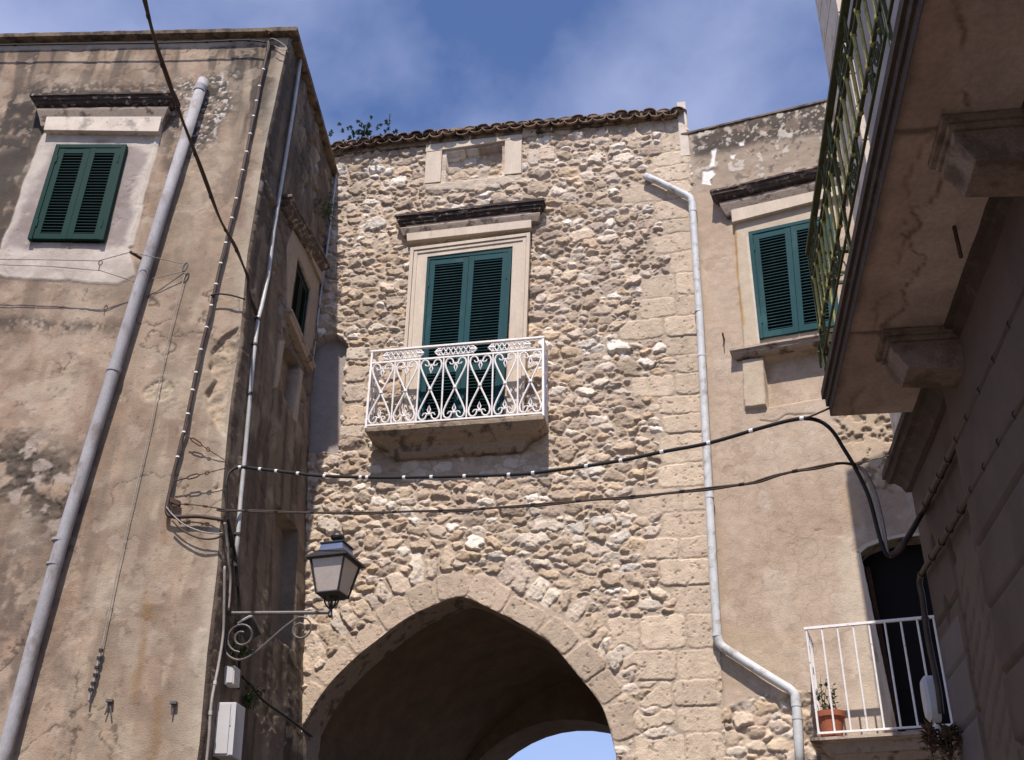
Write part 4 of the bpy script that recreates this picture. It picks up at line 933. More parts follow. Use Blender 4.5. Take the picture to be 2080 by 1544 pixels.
# window
rwq = Quad(RT, RT.uz(1522, 478), RT.uz(1692, 441), RT.uz(1706, 667), RT.uz(1545, 694), px=False)
fb = MB(); fq = Quad(RT, (1485, 420), (1720, 366), (1722, 392), (1487, 452), d=0.09); fb.box(fq, 0, fq.w, 0, fq.h, -0.02, 0.10)
rwin = fb.build('window', 'trim', rh, bevel=0.006)
hl3, hr3 = RT.uz(1442, 388, 0.22), RT.uz(1670, 335, 0.22); hd = MB()
sl3 = (hr3[1]-hl3[1])/(hr3[0]-hl3[0])
hd.cornice(RT, hl3[0]+0.24, hl3[1]+0.01, hl3[0]+1.62, hl3[1]+0.01+sl3*1.4, hood_prof(1.05, 1.15), nseg=18, jag=0.006, seed=15); hd.build('hood', 'hood2', rwin)
hd = MB(); hd.cornice(RT, hl3[0]+0.24, hl3[1]-0.18, hl3[0]+1.62, hl3[1]-0.18+sl3*1.4, [(0, 0.01), (0.14, 0.01), (0.135, -0.03), (0.12, -0.07), (0.10, -0.12), (0.08, -0.18), (0.07, -0.20), (0.0, -0.201)], nseg=8); hd.build('hood_moulding', 'hoodpale', rwin)
sll = RT.uz(1481, 714, 0.14); sill = MB(); sill.cornice(RT, sll[0]+0.16, sll[1]+0.03, sll[0]+1.45, sll[1]+0.03, [(0, 0.02), (0.15, 0), (0.155, -0.03), (0.13, -0.045), (0.125, -0.075), (0.09, -0.11), (0, -0.115)], nseg=10, jag=0.003); sill.build('sill', 'hoodpale', rwin)
shutters(rwq, rwin, 'teal', 0.045, 0.046, seed=17)
# little balcony with plain white bars
BR = 0.52
ra, rb = RT.uz(1640, 1278, BR), RT.uz(1890, 1252, BR); rc_ = RT.uz(1658, 1490, BR); z_top = 0.5*(ra[1]+rb[1]); z_bot = rc_[1]
u_l = 0.5*(ra[0]+rc_[0]); u_r = u_l+1.75
rr2 = MB(); rr2.box(RT, u_l-0.015, u_r, z_top-0.014, z_top+0.012, BR-0.018, BR+0.018); rr2.box(RT, u_l, u_r, z_bot-0.010, z_bot+0.010, BR-0.012, BR+0.012)
for zz in (z_top, z_bot): rr2.box(RT, u_l-0.012, u_l+0.012, zz-0.011, zz+0.009, 0.0, BR-0.02)
rr2.tube([RT.P(u_l+0.005, z_bot, BR), RT.P(u_l+0.005, z_top-0.012, BR)], 0.0115, 6)
rail2 = rr2.build('balcony_railing', 'whiteiron', rh)
nb = 11
for k in range(1, nb):
    b = MB(); uu = u_l+0.005+k*0.158; b.tube([RT.P(uu, z_bot, BR), RT.P(uu, z_top-0.012, BR)], 0.0105, 6); b.build('bar', 'whiteiron', rail2)
for k in range(1, 4):
    b = MB(); b.tube([RT.P(u_l, z_bot, BR-k*0.13), RT.P(u_l, z_top-0.012, BR-k*0.13)], 0.0105, 6); b.build('bar', 'whiteiron', rail2)
s_ = MB(); s_.cornice(RT, u_l+BR-0.02, z_bot-0.05, u_r, z_bot-0.05, [(0, 0.02), (0.58, 0.0), (0.585, -0.03), (0.55, -0.05), (0.50, -0.055), (0.46, -0.10), (0.44, -0.14), (0.40, -0.145), (0.33, -0.21), (0.30, -0.215), (0.20, -0.27), (0, -0.28)], nseg=10, jag=0.002, seed=3)
s_.build('balcony_slab', 'hoodpale', rh)

# ================================================================ shaded house along the street, right
dh = thing('street_house', 'grey rendered house in shade with a deep overhanging balcony and green iron railing', 'house', (DKL.P(-2.0, 0)))
zu = lambda z: 1.6+(z-1.6)*KU
zl_ = lambda z: 1.6+(z-1.6)*KL
CZ = zl_(6.42)                                                # top of the string course
uy = lambda W, y: (y-W.o[1])/W.u[1]
U, Z, T = grid(lambda z: np.full_like(z, -8.0), lambda z: np.zeros_like(z), 0.0, 2.9, CZ-0.02, 0.02)
g1 = fbm(U, Z, 0.8, 4, 201); g2 = fbm(U, Z, 3, 4, 202); g3 = fbm(U, Z, 16, 3, 203)
C = np.zeros(U.shape+(3,)); C[:] = (0.095, 0.067, 0.052); C = lerp(C, (0.06, 0.041, 0.032), 0.7*sst(0.45, 0.7, g2)); C = lerp(C, (0.115, 0.087, 0.072), 0.6*sst(0.5, 0.75, g1))  # wall colours lowered so the shade stays deep
H = 0.012*(g1-0.5)+0.008*(g2-0.5)
ua, ub = uy(DKL, 8.02*KL), uy(DKL, 9.05*KL)
near = (U < ua); H += 0.06*near
for zg in [zl_(q) for q in (3.28, 3.77, 4.26, 4.75)]:
    gr = sst(0.022, 0.012, np.abs(Z-zg))*(~((U > ua) & (U < ub+0.1*(g2-0.5)))); H -= 0.03*gr; C = lerp(C, (0.08, 0.055, 0.04), 0.6*gr)
strip = (U > ua+0.02) & (U < ub+0.12*(g2-0.5)) & (Z < zl_(5.06))
hx = (np.abs(((U*0.5+Z) % 0.17)-0.085) < 0.03) & (fbm(U, Z, 4, 2, 210) > 0.45) & (((U*8+Z*3) % 1) < 0.75)
H = np.where(strip, H-0.012-0.008*hx, H); C = lerp(C, (0.13, 0.096, 0.074), 0.8*strip); C = lerp(C, (0.10, 0.068, 0.05), 0.7*(strip & hx))
C = lerp(C, (0.15, 0.132, 0.128), 0.7*((U > ub+0.1) & (Z < zl_(4.6))))
for y_, z_ in ((9.0, 5.1), (8.15, 5.05), (9.55, 5.35), (9.5, 4.75)):
    d_ = np.hypot(U-uy(DKL, y_*KL), (Z-zl_(z_))*0.5); hole = sst(0.06, 0.03, d_); H -= 0.07*hole; C = lerp(C, (0.07, 0.055, 0.045), 0.8*hole)
H *= sst(1.0, 0.997, T)
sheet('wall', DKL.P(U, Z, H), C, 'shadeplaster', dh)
HT = 12.25
U, Z, T = grid(lambda z: np.full_like(z, -8.6), lambda z: np.zeros_like(z), CZ-0.1, CZ-0.1, HT, 0.05)
g1 = fbm(U, Z, 0.7, 4, 221); g2 = fbm(U, Z, 3, 4, 222)
C = np.zeros(U.shape+(3,)); C[:] = (0.32, 0.295, 0.305); C = lerp(C, (0.26, 0.24, 0.24), 0.6*sst(0.45, 0.7, g1))
kc = ((U-0.0)+(Z-HT) < -0.28)[:-1, :-1]; sheet('upper_wall', DKU.P(U, Z, 0.008*(g2-0.5)), C, 'shadeplaster', dh, keep=kc)
zs_ = [float(DKU.uz(1665, 15, 0.07)[1]), float(DKU.uz(1675, 70, 0.07)[1]), float(DKU.uz(1686, 122, 0.07)[1])]
sp = abs(zs_[0]-zs_[2])/2
pq = MB(); upi = DKU.uz(1735, 130)[0]; z_ = zs_[1]-8*sp
while z_+sp < HT-0.3:
    if z_+sp-0.03 > CZ+0.3: pq.box(DKU, upi, 0.03, max(z_, CZ+0.3)+0.012, z_+sp-0.012, -0.05, 0.055)
    z_ += sp
pq.box(DKU, upi+0.012, 0.02, CZ+0.02, HT-0.35, -0.05, 0.042); pq.build('corner_pilaster', 'trim2', dh)
bb_ = MB(); dep = -DKU.n*4.0
bb_.prism([DKU.P(-8.6, CZ-0.1, -0.03), DKU.P(-0.01, CZ-0.1, -0.03), DKU.P(-0.01, HT-0.33, -0.03), DKU.P(-0.1, HT-0.16, -0.03), DKU.P(-0.31, HT, -0.03), DKU.P(-8.6, HT, -0.03)], dep); bb_.build('upper_masonry', 'body', dh)
bb_ = MB(); bb_.prism([DKL.P(-8, 0, -0.09), DKL.P(-0.0, 0, -0.09), DKL.P(-0.0, CZ-0.11, -0.09), DKL.P(-8, CZ-0.11, -0.09)], dep); bb_.build('lower_masonry', 'body', dh)
sc_ = MB(); sc_.cornice(DKL, -8.0, CZ, 0.0, CZ, [(-0.1, 0.02), (0.17, 0.0), (0.183, -0.01), (0.183, -0.075), (0.16, -0.085), (0.145, -0.13), (0.11, -0.14), (0.06, -0.20), (0.04, -0.26), (0.0, -0.275)], nseg=40, jag=0.004, seed=6)
sc_.build('string_course', 'slab_shaded', dh)
# balcony slab, soffit, corbels
SZ = zu(6.765); u_end = uy(DKU, 9.56*KU); SD = 0.985*KU
sb = MB(); sb.box(DKU, -8, u_end, SZ+0.004, SZ+0.16, 0.0, SD-0.03); sb.box(DKU, -8, u_end+0.025, SZ+0.161, SZ+0.23, 0.0, SD+0.01)
sb.box(DKU, -8, u_end+0.012, SZ+0.09, SZ+0.159, 0.3, SD-0.012)
slab = sb.build('balcony_slab', 'slab_shaded', dh)
uu = np.arange(-8, u_end+0.001, 0.025); dd = np.linspace(0.0, SD-0.032, 34); D2, U2 = np.meshgrid(dd, uu)
g1 = fbm(U2, D2, 1.3, 4, 231); g2 = fbm(U2, D2, 5, 4, 232); g4 = fbm(U2, D2, 2.2, 4, 233)
C = np.zeros(U2.shape+(3,)); C[:] = (0.46, 0.37, 0.335); C = lerp(C, (0.33, 0.255, 0.225), 0.7*sst(0.42, 0.66, g1))
for off, am, sd9 in ((0.74, 0.42, 301), (0.60, 0.7, 311)):
    fr = D2/KU-off-am*(fbm(U2, D2, 2.3, 5, sd9)-0.5); ed = sst(0.03, 0.0, np.abs(fr))*sst(0.34, 0.46, fbm(U2, D2, 1.7, 3, sd9+5)); C = lerp(C, (0.15, 0.085, 0.055), 0.85*ed); C = lerp(C, (0.33, 0.235, 0.19), 0.45*sst(0.0, 0.05, fr))
C = lerp(C, (0.11, 0.078, 0.062), 0.8*sst(0.86, 0.96, D2/KU+0.1*(g2-0.5)))
for y_ in (8.02*KU, 5.5*KU): C = lerp(C, (0.05, 0.036, 0.028), 0.7*sst(0.03, 0.008, np.abs(U2-uy(DKU, y_)+0.05*(g2-0.5))))
sheet('balcony_soffit', DKU.P(U2, SZ+0.004*(g2-0.5), D2)[:, ::-1], C[:, ::-1], 'soffit', dh)
for y0, y1 in ((8.04, 8.40), (5.42, 5.80), (2.7, 3.05)):
    b = MB(); a0, a1 = uy(DKU, y0*KU), uy(DKU, y1*KU)
    b.box(DKU, a0-0.04, a1+0.04, SZ-0.048, SZ-0.003, 0.0, 0.52); b.box(DKU, a0-0.02, a1+0.02, SZ-0.085, SZ-0.0485, 0.0, 0.49)
    side = [(0.0, SZ-0.086), (0.47, SZ-0.086), (0.47, SZ-0.15), (0.44, SZ-0.18), (0.42, SZ-0.23), (0.39, SZ-0.28), (0.0, SZ-0.31)]
    b.prism([DKU.P(a0, z, d) for d, z in side], DKU.u*(a1-a0)); b.build('corbel', 'corbel', dh, bevel=0.006)
# iron railing
zR = dict(top=zu(8.72), r2=zu(8.44), r3=zu(8.31), r4=zu(7.72), r5=zu(7.45)); DR = 0.93*KU; UE = uy(DKU, 9.52*KU); US = uy(DKU, 0.3)
b = MB()
b.box(DKU, US, UE+0.02, zR['top']-0.016, zR['top']+0.02, DR-0.024, DR+0.024)
b.box(DKU, UE-0.024, UE+0.024, zR['top']-0.017, zR['top']+0.019, 0.0, DR-0.025)
for k, r_ in (('r2', 0.009), ('r3', 0.0125), ('r4', 0.0125), ('r5', 0.009)):
    b.box(DKU, US, UE, zR[k]-r_, zR[k]+r_, DR-r_*0.9, DR+r_*0.9); b.box(DKU, UE-r_*0.9, UE+r_*0.9, zR[k]-r_-0.001, zR[k]+r_-0.001, 0.0, DR-r_)
b.box(DKU, US, UE, SZ+0.27, SZ+0.285, DR-0.009, DR+0.009)
irail = b.build('balcony_railing', 'greeniron', dh)
for y_ in (9.52, 7.5, 5.2, 3.0):
    p_ = MB(); up_ = uy(DKU, y_*KU); p_.box(DKU, up_-0.012, up_+0.012, SZ+0.23, zR['top']-0.018, DR-0.012, DR+0.012); p_.build('post', 'greeniron', irail)
y_ = 9.40
while y_ > 1.5:                                          # upright bars with collars where they meet the rails
    p_ = MB(); ub_ = uy(DKU, y_*KU); p_.tube([DKU.P(ub_, zR['r4']-0.02, DR), DKU.P(ub_, zR['r3']+0.02, DR)], 0.0125, 6)
    for zz in (zR['r3'], zR['r4']): p_.lathe(DKU.P(ub_, zz-0.023, DR), [(0.011, 0), (0.021, 0.01), (0.021, 0.037), (0.011, 0.046)], 8)
    p_.build('bar', 'sunlit_olive', irail); y_ -= 0.236
for k in range(1, 6):
    p_ = MB(); dk_ = DR-k*0.125; p_.tube([DKU.P(UE, SZ+0.23, dk_), DKU.P(UE, zR['r3'], dk_)], 0.0105, 6); p_.build('bar', 'sunlit_olive', irail)
def iron_scroll(P, x0, za, zb, wdt):
    """ring between two S scrolls, filling the band between two rails"""
    b = MB(); zc2 = (za+zb)/2; h2 = (zb-za)/2
    b.tube([P(x0+h2*0.62*math.cos(t), zc2+h2*0.62*math.sin(t)) for t in np.linspace(0, 6.283, 13)], 0.0075, 5)
    b.tube([P(x0+h2*0.26*math.cos(t), zc2+h2*0.26*math.sin(t)) for t in np.linspace(0, 6.283, 9)], 0.0075, 5)
    for sg in (-1, 1):
        pts = []
        for t in np.linspace(0, 1, 15):
            x = sg*(h2*0.7+t*(wdt-h2*0.7)); z = h2*0.75*math.sin(t*6.283)*(1 if sg > 0 else -1); pts.append(P(x0+x, zc2+z))
        b.tube(pts, 0.0075, 5); b.tube([P(x0+sg*wdt, za), P(x0+sg*wdt, zb)], 0.009, 5)
        b.lathe(P(x0+sg*wdt*0.75, zc2-0.02), [(0.012, 0), (0.024, 0.02), (0.012, 0.04)], 6)
    return b.build('scroll_ornament', 'greeniron', irail)
for y_ in (9.15, 7.85, 6.55, 5.25, 3.95):
    iron_scroll(lambda u, z: DKU.P(u, z, DR), uy(DKU, y_*KU), zR['r3']+0.0, zR['top']-0.016, 0.23)
    iron_scroll(lambda u, z: DKU.P(u, z, DR), uy(DKU, (y_+0.35)*KU), zR['r5'], zR['r4'], 0.22)
for dk_ in (0.53, 0.20):
    iron_scroll(lambda d, z: DKU.P(UE, z, d), dk_, zR['r3'], zR['top']-0.016, 0.155); iron_scroll(lambda d, z: DKU.P(UE, z, d), dk_, zR['r5'], zR['r4'], 0.155)
    iron_scroll(lambda d, z: DKU.P(UE, z, d), dk_, SZ+0.24, zR['r5'], 0.155)
# shuttered window on the upper floor
w0 = DKU.uz(1846, 70)[0]
wq_ = Quad(DKU, (w0-0.65, zu(9.7)), (w0+0.12, zu(9.7)), (w0+0.12, SZ+0.24), (w0-0.65, SZ+0.24), px=False)
uw = MB(); zw_ = zu(9.7); uw.box(DKU, w0+0.12, w0+0.24, SZ+0.24, zw_, -0.02, 0.03); uw.box(DKU, w0-0.77, w0-0.65, SZ+0.24, zw_, -0.02, 0.03); uw.box(DKU, w0-0.77, w0+0.24, zw_+0.001, zw_+0.12, -0.02, 0.035)
uwin = uw.build('window', 'trim2', dh); shutters(wq_, uwin, 'teal', 0.015, 0.05, seed=21)

# ================================================================ pipes
def drain(name, label, pts, r, material, clamps=(), group=None, cat='drainpipe', r_c=1.14, open_top=False, band='clamp', bmat=None):
    t = thing(name, label, cat, pts[len(pts)//2])
    b = MB(); b.tube(pts, r, 16); b.build('pipe', material, t, smooth=True)
    for (p, dirv, hl, off) in clamps:
        c = MB(); d = np.array(dirv)/np.linalg.norm(dirv); c.tube([p-d*hl, p+d*hl], r*r_c, 16)
        if off is not None: c.tube([p, p+off], 0.012, 6)
        c.build(band, bmat or material, t)
    return t
def cl(W, a, b, px, d, hl, r, wallrod=True):
    """clamp at pixel px on a pipe running a->b on wall W"""
    A, B = W.hit(*a, d), W.hit(*b, d); P = W.hit(*px, d); return (P, B-A, hl, -W.n*(d+0.02)+(B-A)*0 if wallrod else None)
pp = [(413, 163), (322, 456), (232, 751), (176, 934), (122, 1112), (66, 1315), (10, 1530), (-20, 1650)]
P_ = [LF.hit(x, y, 0.10) for x, y in pp]
gp = drain('drainpipe', 'thick grey drainpipe leaning across the sunlit plaster front', P_, 0.066, 'asb',
      [cl(LF, pp[2], pp[3], (232, 751), 0.10, 0.03, 0.07), cl(LF, pp[4], pp[5], (121, 1098), 0.10, 0.014, 0.07), cl(LF, pp[4], pp[5], (110, 1147), 0.10, 0.01, 0.07), cl(LF, pp[0], pp[1], (407, 181), 0.10, 0.045, 0.07)], band='pipe_collar')
wp = [(1310, 357), (1335, 368), (1392, 396), (1402, 402), (1406, 414), (1413, 520), (1421, 640), (1431, 830), (1440, 1000), (1450, 1180), (1457, 1290)]
wp2 = [(1461, 1306), (1470, 1316), (1540, 1361), (1604, 1400), (1613, 1408), (1617, 1422), (1622, 1500), (1628, 1600)]
P_ = [ST.hit(x, y, 0.09) for x, y in wp]+[RT.hit(x, y, 0.10) for x, y in wp2]
drain('drainpipe', 'pale grey plastic drainpipe with two elbows beside the dressed corner stones', P_, 0.050, 'pvc',
      [cl(ST, wp[6], wp[7], (1425, 722), 0.09, 0.022, 0.05), cl(ST, wp[6], wp[7], (1419, 628), 0.09, 0.05, 0.05, False), cl(ST, wp[8], wp[9], (1441, 1008), 0.09, 0.03, 0.05), cl(ST, wp[9], wp[10], (1456, 1290), 0.09, 0.02, 0.05),
       cl(RT, wp2[5], wp2[6], (1619, 1458), 0.10, 0.02, 0.05), cl(RT, wp2[5], wp2[6], (1617, 1424), 0.10, 0.06, 0.05, False), cl(ST, wp[4], wp[5], (1407, 424), 0.09, 0.06, 0.05, False)], r_c=1.10)
P_ = [ST.hit(x, y, 0.045) for x, y in [(685, 337), (675, 420), (664, 510), (655, 570), (645, 650), (632, 757)]]
b = MB(); b.tube(P_, 0.017, 10); tag(b.build('conduit', 'conduit', None, smooth=True), 'thin grey pipe running down the inner corner beside the rubble stones', 'pipe')
cp_ = [(612, 110), (598, 210), (577, 340), (556, 470), (545, 560), (532, 620), (524, 650), (514, 735), (504, 850), (496, 940), (489, 1010), (483, 1090), (477, 1150)]
t = thing('conduit', 'long grey conduit running down the dark side wall near its corner', 'pipe', LS.hit(524, 650, 0.05))
P_ = [LS.hit(x, y, 0.06) for x, y in cp_]; b = MB(); b.tube(P_, 0.023, 10); b.build('pipe', 'conduit', t, smooth=True)
for q_ in ((524, 648), (518, 700), (508, 800), (495, 950), (483, 1085)):
    b = MB(); c = LS.hit(*q_, 0.06); b.obox(c-LS.n*0.02, LS.n*0.05, LS.u*0.03 if hasattr(LS, 'u') else np.array([0.0, 0.03, 0]), np.array([0, 0, 0.012])); b.build('clip', 'darkiron', t)
P_ = [LS.hit(x, y, 0.09) for x, y in [(606, 215), (600, 280), (585, 345)]]+[LS.hit(x, y, 0.1) for x, y in [(562, 470), (551, 540), (548, 580), (536, 608)]]

# ================================================================ cables
def smooth_path(P, n=8):
    P = [np.array(p, float) for p in P]; out = []
    for i in range(len(P)-1):
        p0 = P[max(i-1, 0)]; p1 = P[i]; p2 = P[i+1]; p3 = P[min(i+2, len(P)-1)]
        for k in range(n):
            t = k/n; out.append(0.5*((2*p1)+(-p0+p2)*t+(2*p0-5*p1+4*p2-p3)*t*t+(-p0+3*p1-3*p2+p3)*t**3))
    out.append(P[-1]); return out
def cable(label, P, r, material, ties=None, tmat='tie', n=6, seg=6, rt=1.5, tl=0.02, group=None, name='cable', extra=()):
    S = smooth_path(P, n)
    b = MB(); b.tube(S, r, seg)
    for (off, r2) in extra: b.tube([q+np.array(off)*(0.6+0.4*math.sin(i*0.9)) for i, q in enumerate(S)], r2, seg)
    if not ties:
        return tag(b.build(name, material, None, smooth=True), label, 'cable', group)
    t = thing(name, label, 'cable', S[len(S)//2], group); b.build('sheath', material, t, smooth=True)
    L = [0.0]
    for a_, b_ in zip(S[:-1], S[1:]): L.append(L[-1]+np.linalg.norm(b_-a_))
    for f_ in ties:
        s_ = f_*L[-1]; i = min(max(np.searchsorted(L, s_)-1, 0), len(S)-2); d = S[i+1]-S[i]; ln = np.linalg.norm(d)
        p = S[i]+d*((s_-L[i])/ln); d = d/ln
        c = MB(); c.tube([p-d*tl, p+d*tl], r*rt, 8); c.build('cable_tie', tmat, t)
    return t
def lfp(pts, d): return [LF.hit(x, y, d) for x, y in pts]
rt_ = random.Random(2)
# across the street: thick bundle with white ties
mx_ = [(470, 1112), (464, 1060), (459, 1000), (462, 968), (474, 953), (492, 949), (530, 953), (600, 961), (660, 967), (770, 970), (870, 969), (950, 967), (1040, 964), (1090, 960), (1190, 947), (1270, 934), (1345, 918), (1440, 900), (1540, 871), (1600, 855), (1637, 850), (1668, 857), (1692, 877), (1713, 910), (1738, 952), (1765, 1010), (1785, 1085), (1797, 1120), (1806, 1130)]
def main_y(x): return float(np.interp(x, [455, 500, 1640, 1740, 1806], [10.40, 10.50, 9.60*KU, 9.75*KU, 9.80*KU]))
P_ = [LS.hit(x, y, 0.06) if (y > 1040 and x < 600) else aty(x, y, main_y(x)) for x, y in mx_]
tot = sum(np.linalg.norm(b_-a_) for a_, b_ in zip(P_[:-1], P_[1:]))
cum = np.cumsum([0]+[np.linalg.norm(b_-a_) for a_, b_ in zip(P_[:-1], P_[1:])])/tot
mxx = [p[0] for p in mx_[4:21]]
ties = [float(np.interp(x, mxx, cum[4:21])) for x in (488, 530, 563, 607, 661, 735, 748, 823, 878, 945, 1035, 1084, 1192, 1262, 1345, 1440, 1526, 1630)]
cable('thick black cable with white ties hanging across the street below the iron balcony', P_, 0.016, 'cable', ties, n=5, rt=1.15, tl=0.016)
# thinner twin line below it
lx = [(440, 1034), (470, 1037), (520, 1037), (620, 1041), (746, 1041), (850, 1038), (950, 1035), (1045, 1028), (1170, 1018), (1265, 1010), (1345, 1003), (1450, 990), (1520, 982), (1570, 967), (1640, 952), (1700, 941), (1738, 943)]
P_ = [aty(x, y, main_y(x)-0.05) for x, y in lx]
cable('thin brown cable pair strung across the street above the lantern', P_, 0.009, 'cablebrown', [0.1, 0.17, 0.24, 0.32, 0.4, 0.47, 0.55, 0.62, 0.7, 0.77, 0.85, 0.92], 'cable', n=4, rt=1.6, extra=(((0.0, 0.0, -0.016), 0.008),))
P_ = [aty(x, y, main_y(x)) for x, y in [(1738, 945), (1757, 960), (1777, 1000), (1792, 1060), (1800, 1105), (1803, 1127)]]
cable('white cable hanging in a loop in front of the dark doorway', P_, 0.014, 'cablegrey')
P_ = [aty(1806, 1128, 9.8*KU), aty(1820, 1122, 9.78*KU), aty(1840, 1098, 9.72*KU)]+[DKL.hit(x, y, 0.05) for x, y in [(1868, 1050), (1885, 1015), (1930, 925), (1985, 812), (2030, 715), (2082, 600), (2120, 520)]]
cable('upper dark cable bundle running along the shaded wall under the balcony', P_, 0.024, 'cablebrown', [0.30, 0.36, 0.42, 0.48, 0.55, 0.62, 0.70, 0.78, 0.86], 'darkiron', n=5, rt=1.3, tl=0.012, group=None)
P_ = [DKL.hit(x, y, 0.05) for x, y in [(2120, 745), (2082, 815), (2020, 920), (1960, 1022), (1915, 1098), (1880, 1152), (1868, 1180), (1874, 1215), (1884, 1290), (1896, 1350), (1906, 1400), (1912, 1450)]]
cable('lower dark cable bundle that turns down the shaded corner to the dried plant', P_, 0.024, 'cablebrown', [0.12, 0.2, 0.28, 0.36, 0.44, 0.52, 0.58, 0.66, 0.75, 0.84], 'darkiron', n=5, rt=1.3, tl=0.012)
P_ = [aty(1637, 849, 9.60*KU), aty(1660, 840, 9.58*KU), DKU.P(u_end-0.02, SZ+0.06, SD-0.03)]
cable('short tie wire from the thick cable to the balcony corner', P_, 0.008, 'cablebrown', n=3, name='tie_wire')
P_ = [aty(1738, 945, 9.75*KU), aty(1775, 933, 8.0), aty(1822, 921, 8.45)]
cable('thin yellowish stay wire between the cables and the string course', P_, 0.005, 'cablegrey', n=3, name='tie_wire')
# overhead line from upper left
P_ = [aty(x, y, yy) for x, y, yy in [(225, -220, 4.9), (262, -90, 5.4), (292, 0, 5.9), (330, 135, 6.7), (382, 275, 7.6), (440, 430, 8.9), (478, 505, 9.8), (500, 556, 10.35)]]+[LS.hit(508, 600, 0.05), LS.hit(520, 640, 0.05)]
cable('twisted dark cable sweeping down over the plaster front from above', P_, 0.013, 'cablebrown', [0.2, 0.3, 0.39, 0.5, 0.62, 0.74, 0.83], 'cable', n=5, rt=1.35, extra=(((0.018, 0, 0.008), 0.010),))
# cables on the sunlit front
P_ = lfp([(-60, 94), (0, 92), (60, 91), (180, 89), (300, 88), (420, 85), (500, 82), (540, 86)], 0.13)
cable('black cable stretched along the top of the plaster front under the coping', P_, 0.012, 'cable', [0.15, 0.8, 0.88, 0.94], 'cable')
P_ = lfp([(546, 80), (556, 79), (575, 90), (583, 100), (572, 101), (558, 93)], 0.08); cable('small wire loop beside the iron hook at the top corner', P_, 0.006, 'cablegrey', name='wire_loop')
hk = MB(); c = LF.hit(551, 78, 0.0); hk.tube([c, c+LF.n*0.10, c+LF.n*0.12+np.array([0, 0, -0.05])], 0.012, 6); hk.tube([c+LF.n*0.11+np.array([-0.05, 0, 0.02]), c+LF.n*0.11+np.array([0.05, 0, -0.02])], 0.016, 6); tag(hk.build('wall_hook', 'rust', None), 'rusty hook at the top corner of the plaster front', 'hook')
vx = [(546, 84), (540, 120), (524, 190), (503, 300), (480, 405), (465, 470), (450, 530), (432, 610), (420, 665), (405, 725), (390, 800), (376, 870), (370, 890), (362, 925), (352, 965), (345, 1000), (339, 1030), (341, 1046), (360, 1050), (400, 1049), (435, 1053), (452, 1056)]
P_ = lfp(vx[:16], 0.06)+lfp(vx[16:], 0.07)
cable('dark cable bundle fixed down the plaster front near its right corner', P_, 0.020, 'cablebrown', [0.07, 0.11, 0.145, 0.18, 0.22, 0.26, 0.30, 0.36, 0.40, 0.45, 0.49, 0.53, 0.57, 0.61, 0.65, 0.69, 0.72, 0.76, 0.79, 0.83], 'tie', n=4, rt=1.12, tl=0.008, extra=(((0.016, 0, -0.01), 0.012),))
P_ = lfp([(338, 1030), (350, 1045), (375, 1066), (410, 1080), (440, 1084), (452, 1082)], 0.10); cable('thin pale cable drooping below the cable bundle toward the corner', P_, 0.007, 'cablegrey')
P_ = lfp([(350, 1058), (372, 1078), (405, 1093), (436, 1094), (452, 1086)], 0.09); cable('dark cable sagging lowest below the bundle at the corner', P_, 0.010, 'cablebrown')
P_ = lfp([(428, 600), (445, 597), (470, 600), (498, 608)], 0.09); cable('short dark cable from the bundle round the corner at mid height', P_, 0.010, 'cable')
# turnbuckle stays
def stay(label, a, b, c0, c1):
    A, B = LF.hit(*a, 0.09), np.array(b); t = thing('wire_stay', label, 'stay', A, 'turnbuckle stays at the corner')
    w = MB(); w.tube([A+(B-A)*c1, B], 0.005, 5); w.tube([A, A+(B-A)*c0], 0.007, 5); w.build('wire', 'cablebrown', t)
    d = (B-A)/np.linalg.norm(B-A); up = np.array([0, 0, 1.0]); p, q = A+(B-A)*c0, A+(B-A)*c1; k = MB()
    k.tube([p, p+d*0.03+up*0.02, q-d*0.03+up*0.02, q, q-d*0.03-up*0.02, p+d*0.03-up*0.02, p], 0.007, 5); k.build('turnbuckle', 'rust', t)
    r = MB(); cc = A+(B-A)*(c1+0.14); r.tube([cc+0.022*(d*math.cos(s)+up*math.sin(s)) for s in np.linspace(0, 6.283, 9)], 0.005, 5); r.build('eye_ring', 'rust', t); return t
stay('upper turnbuckle stay slanting down from the cable bundle to the corner', (380, 886), LS.hit(462, 938, 0.03), 0.08, 0.38)
stay('lower turnbuckle stay rising from the cable bundle to the thick black cable', (352, 978), LF.hit(459, 951, 0.12), 0.25, 0.50)
P_ = lfp([(362, 1024), (390, 1025), (420, 1029)], 0.10)+[LF.hit(452, 1034, 0.13), LF.hit(468, 1037, 0.13)]; cable('thin anchor wire ending at a rusty bracket left of the corner', P_, 0.006, 'cablebrown', [0.15, 0.5], 'rust', rt=2.2, name='anchor_wire')
hk = MB(); c = LF.hit(360, 1025, 0.0); hk.tube([c, c+LF.n*0.09], 0.018, 6); hk.obox(c+LF.n*0.06, (0.05, 0, -0.02), (0, 0.03, 0), (0.0, 0, 0.025)); hk.tube([c+LF.n*0.08, c+LF.n*0.07+np.array([0.06, 0, -0.10])], 0.012, 6); tag(hk.build('wall_bracket', 'rust', None), 'rusty anchor bracket beside the lowest bend of the cable bundle', 'bracket')
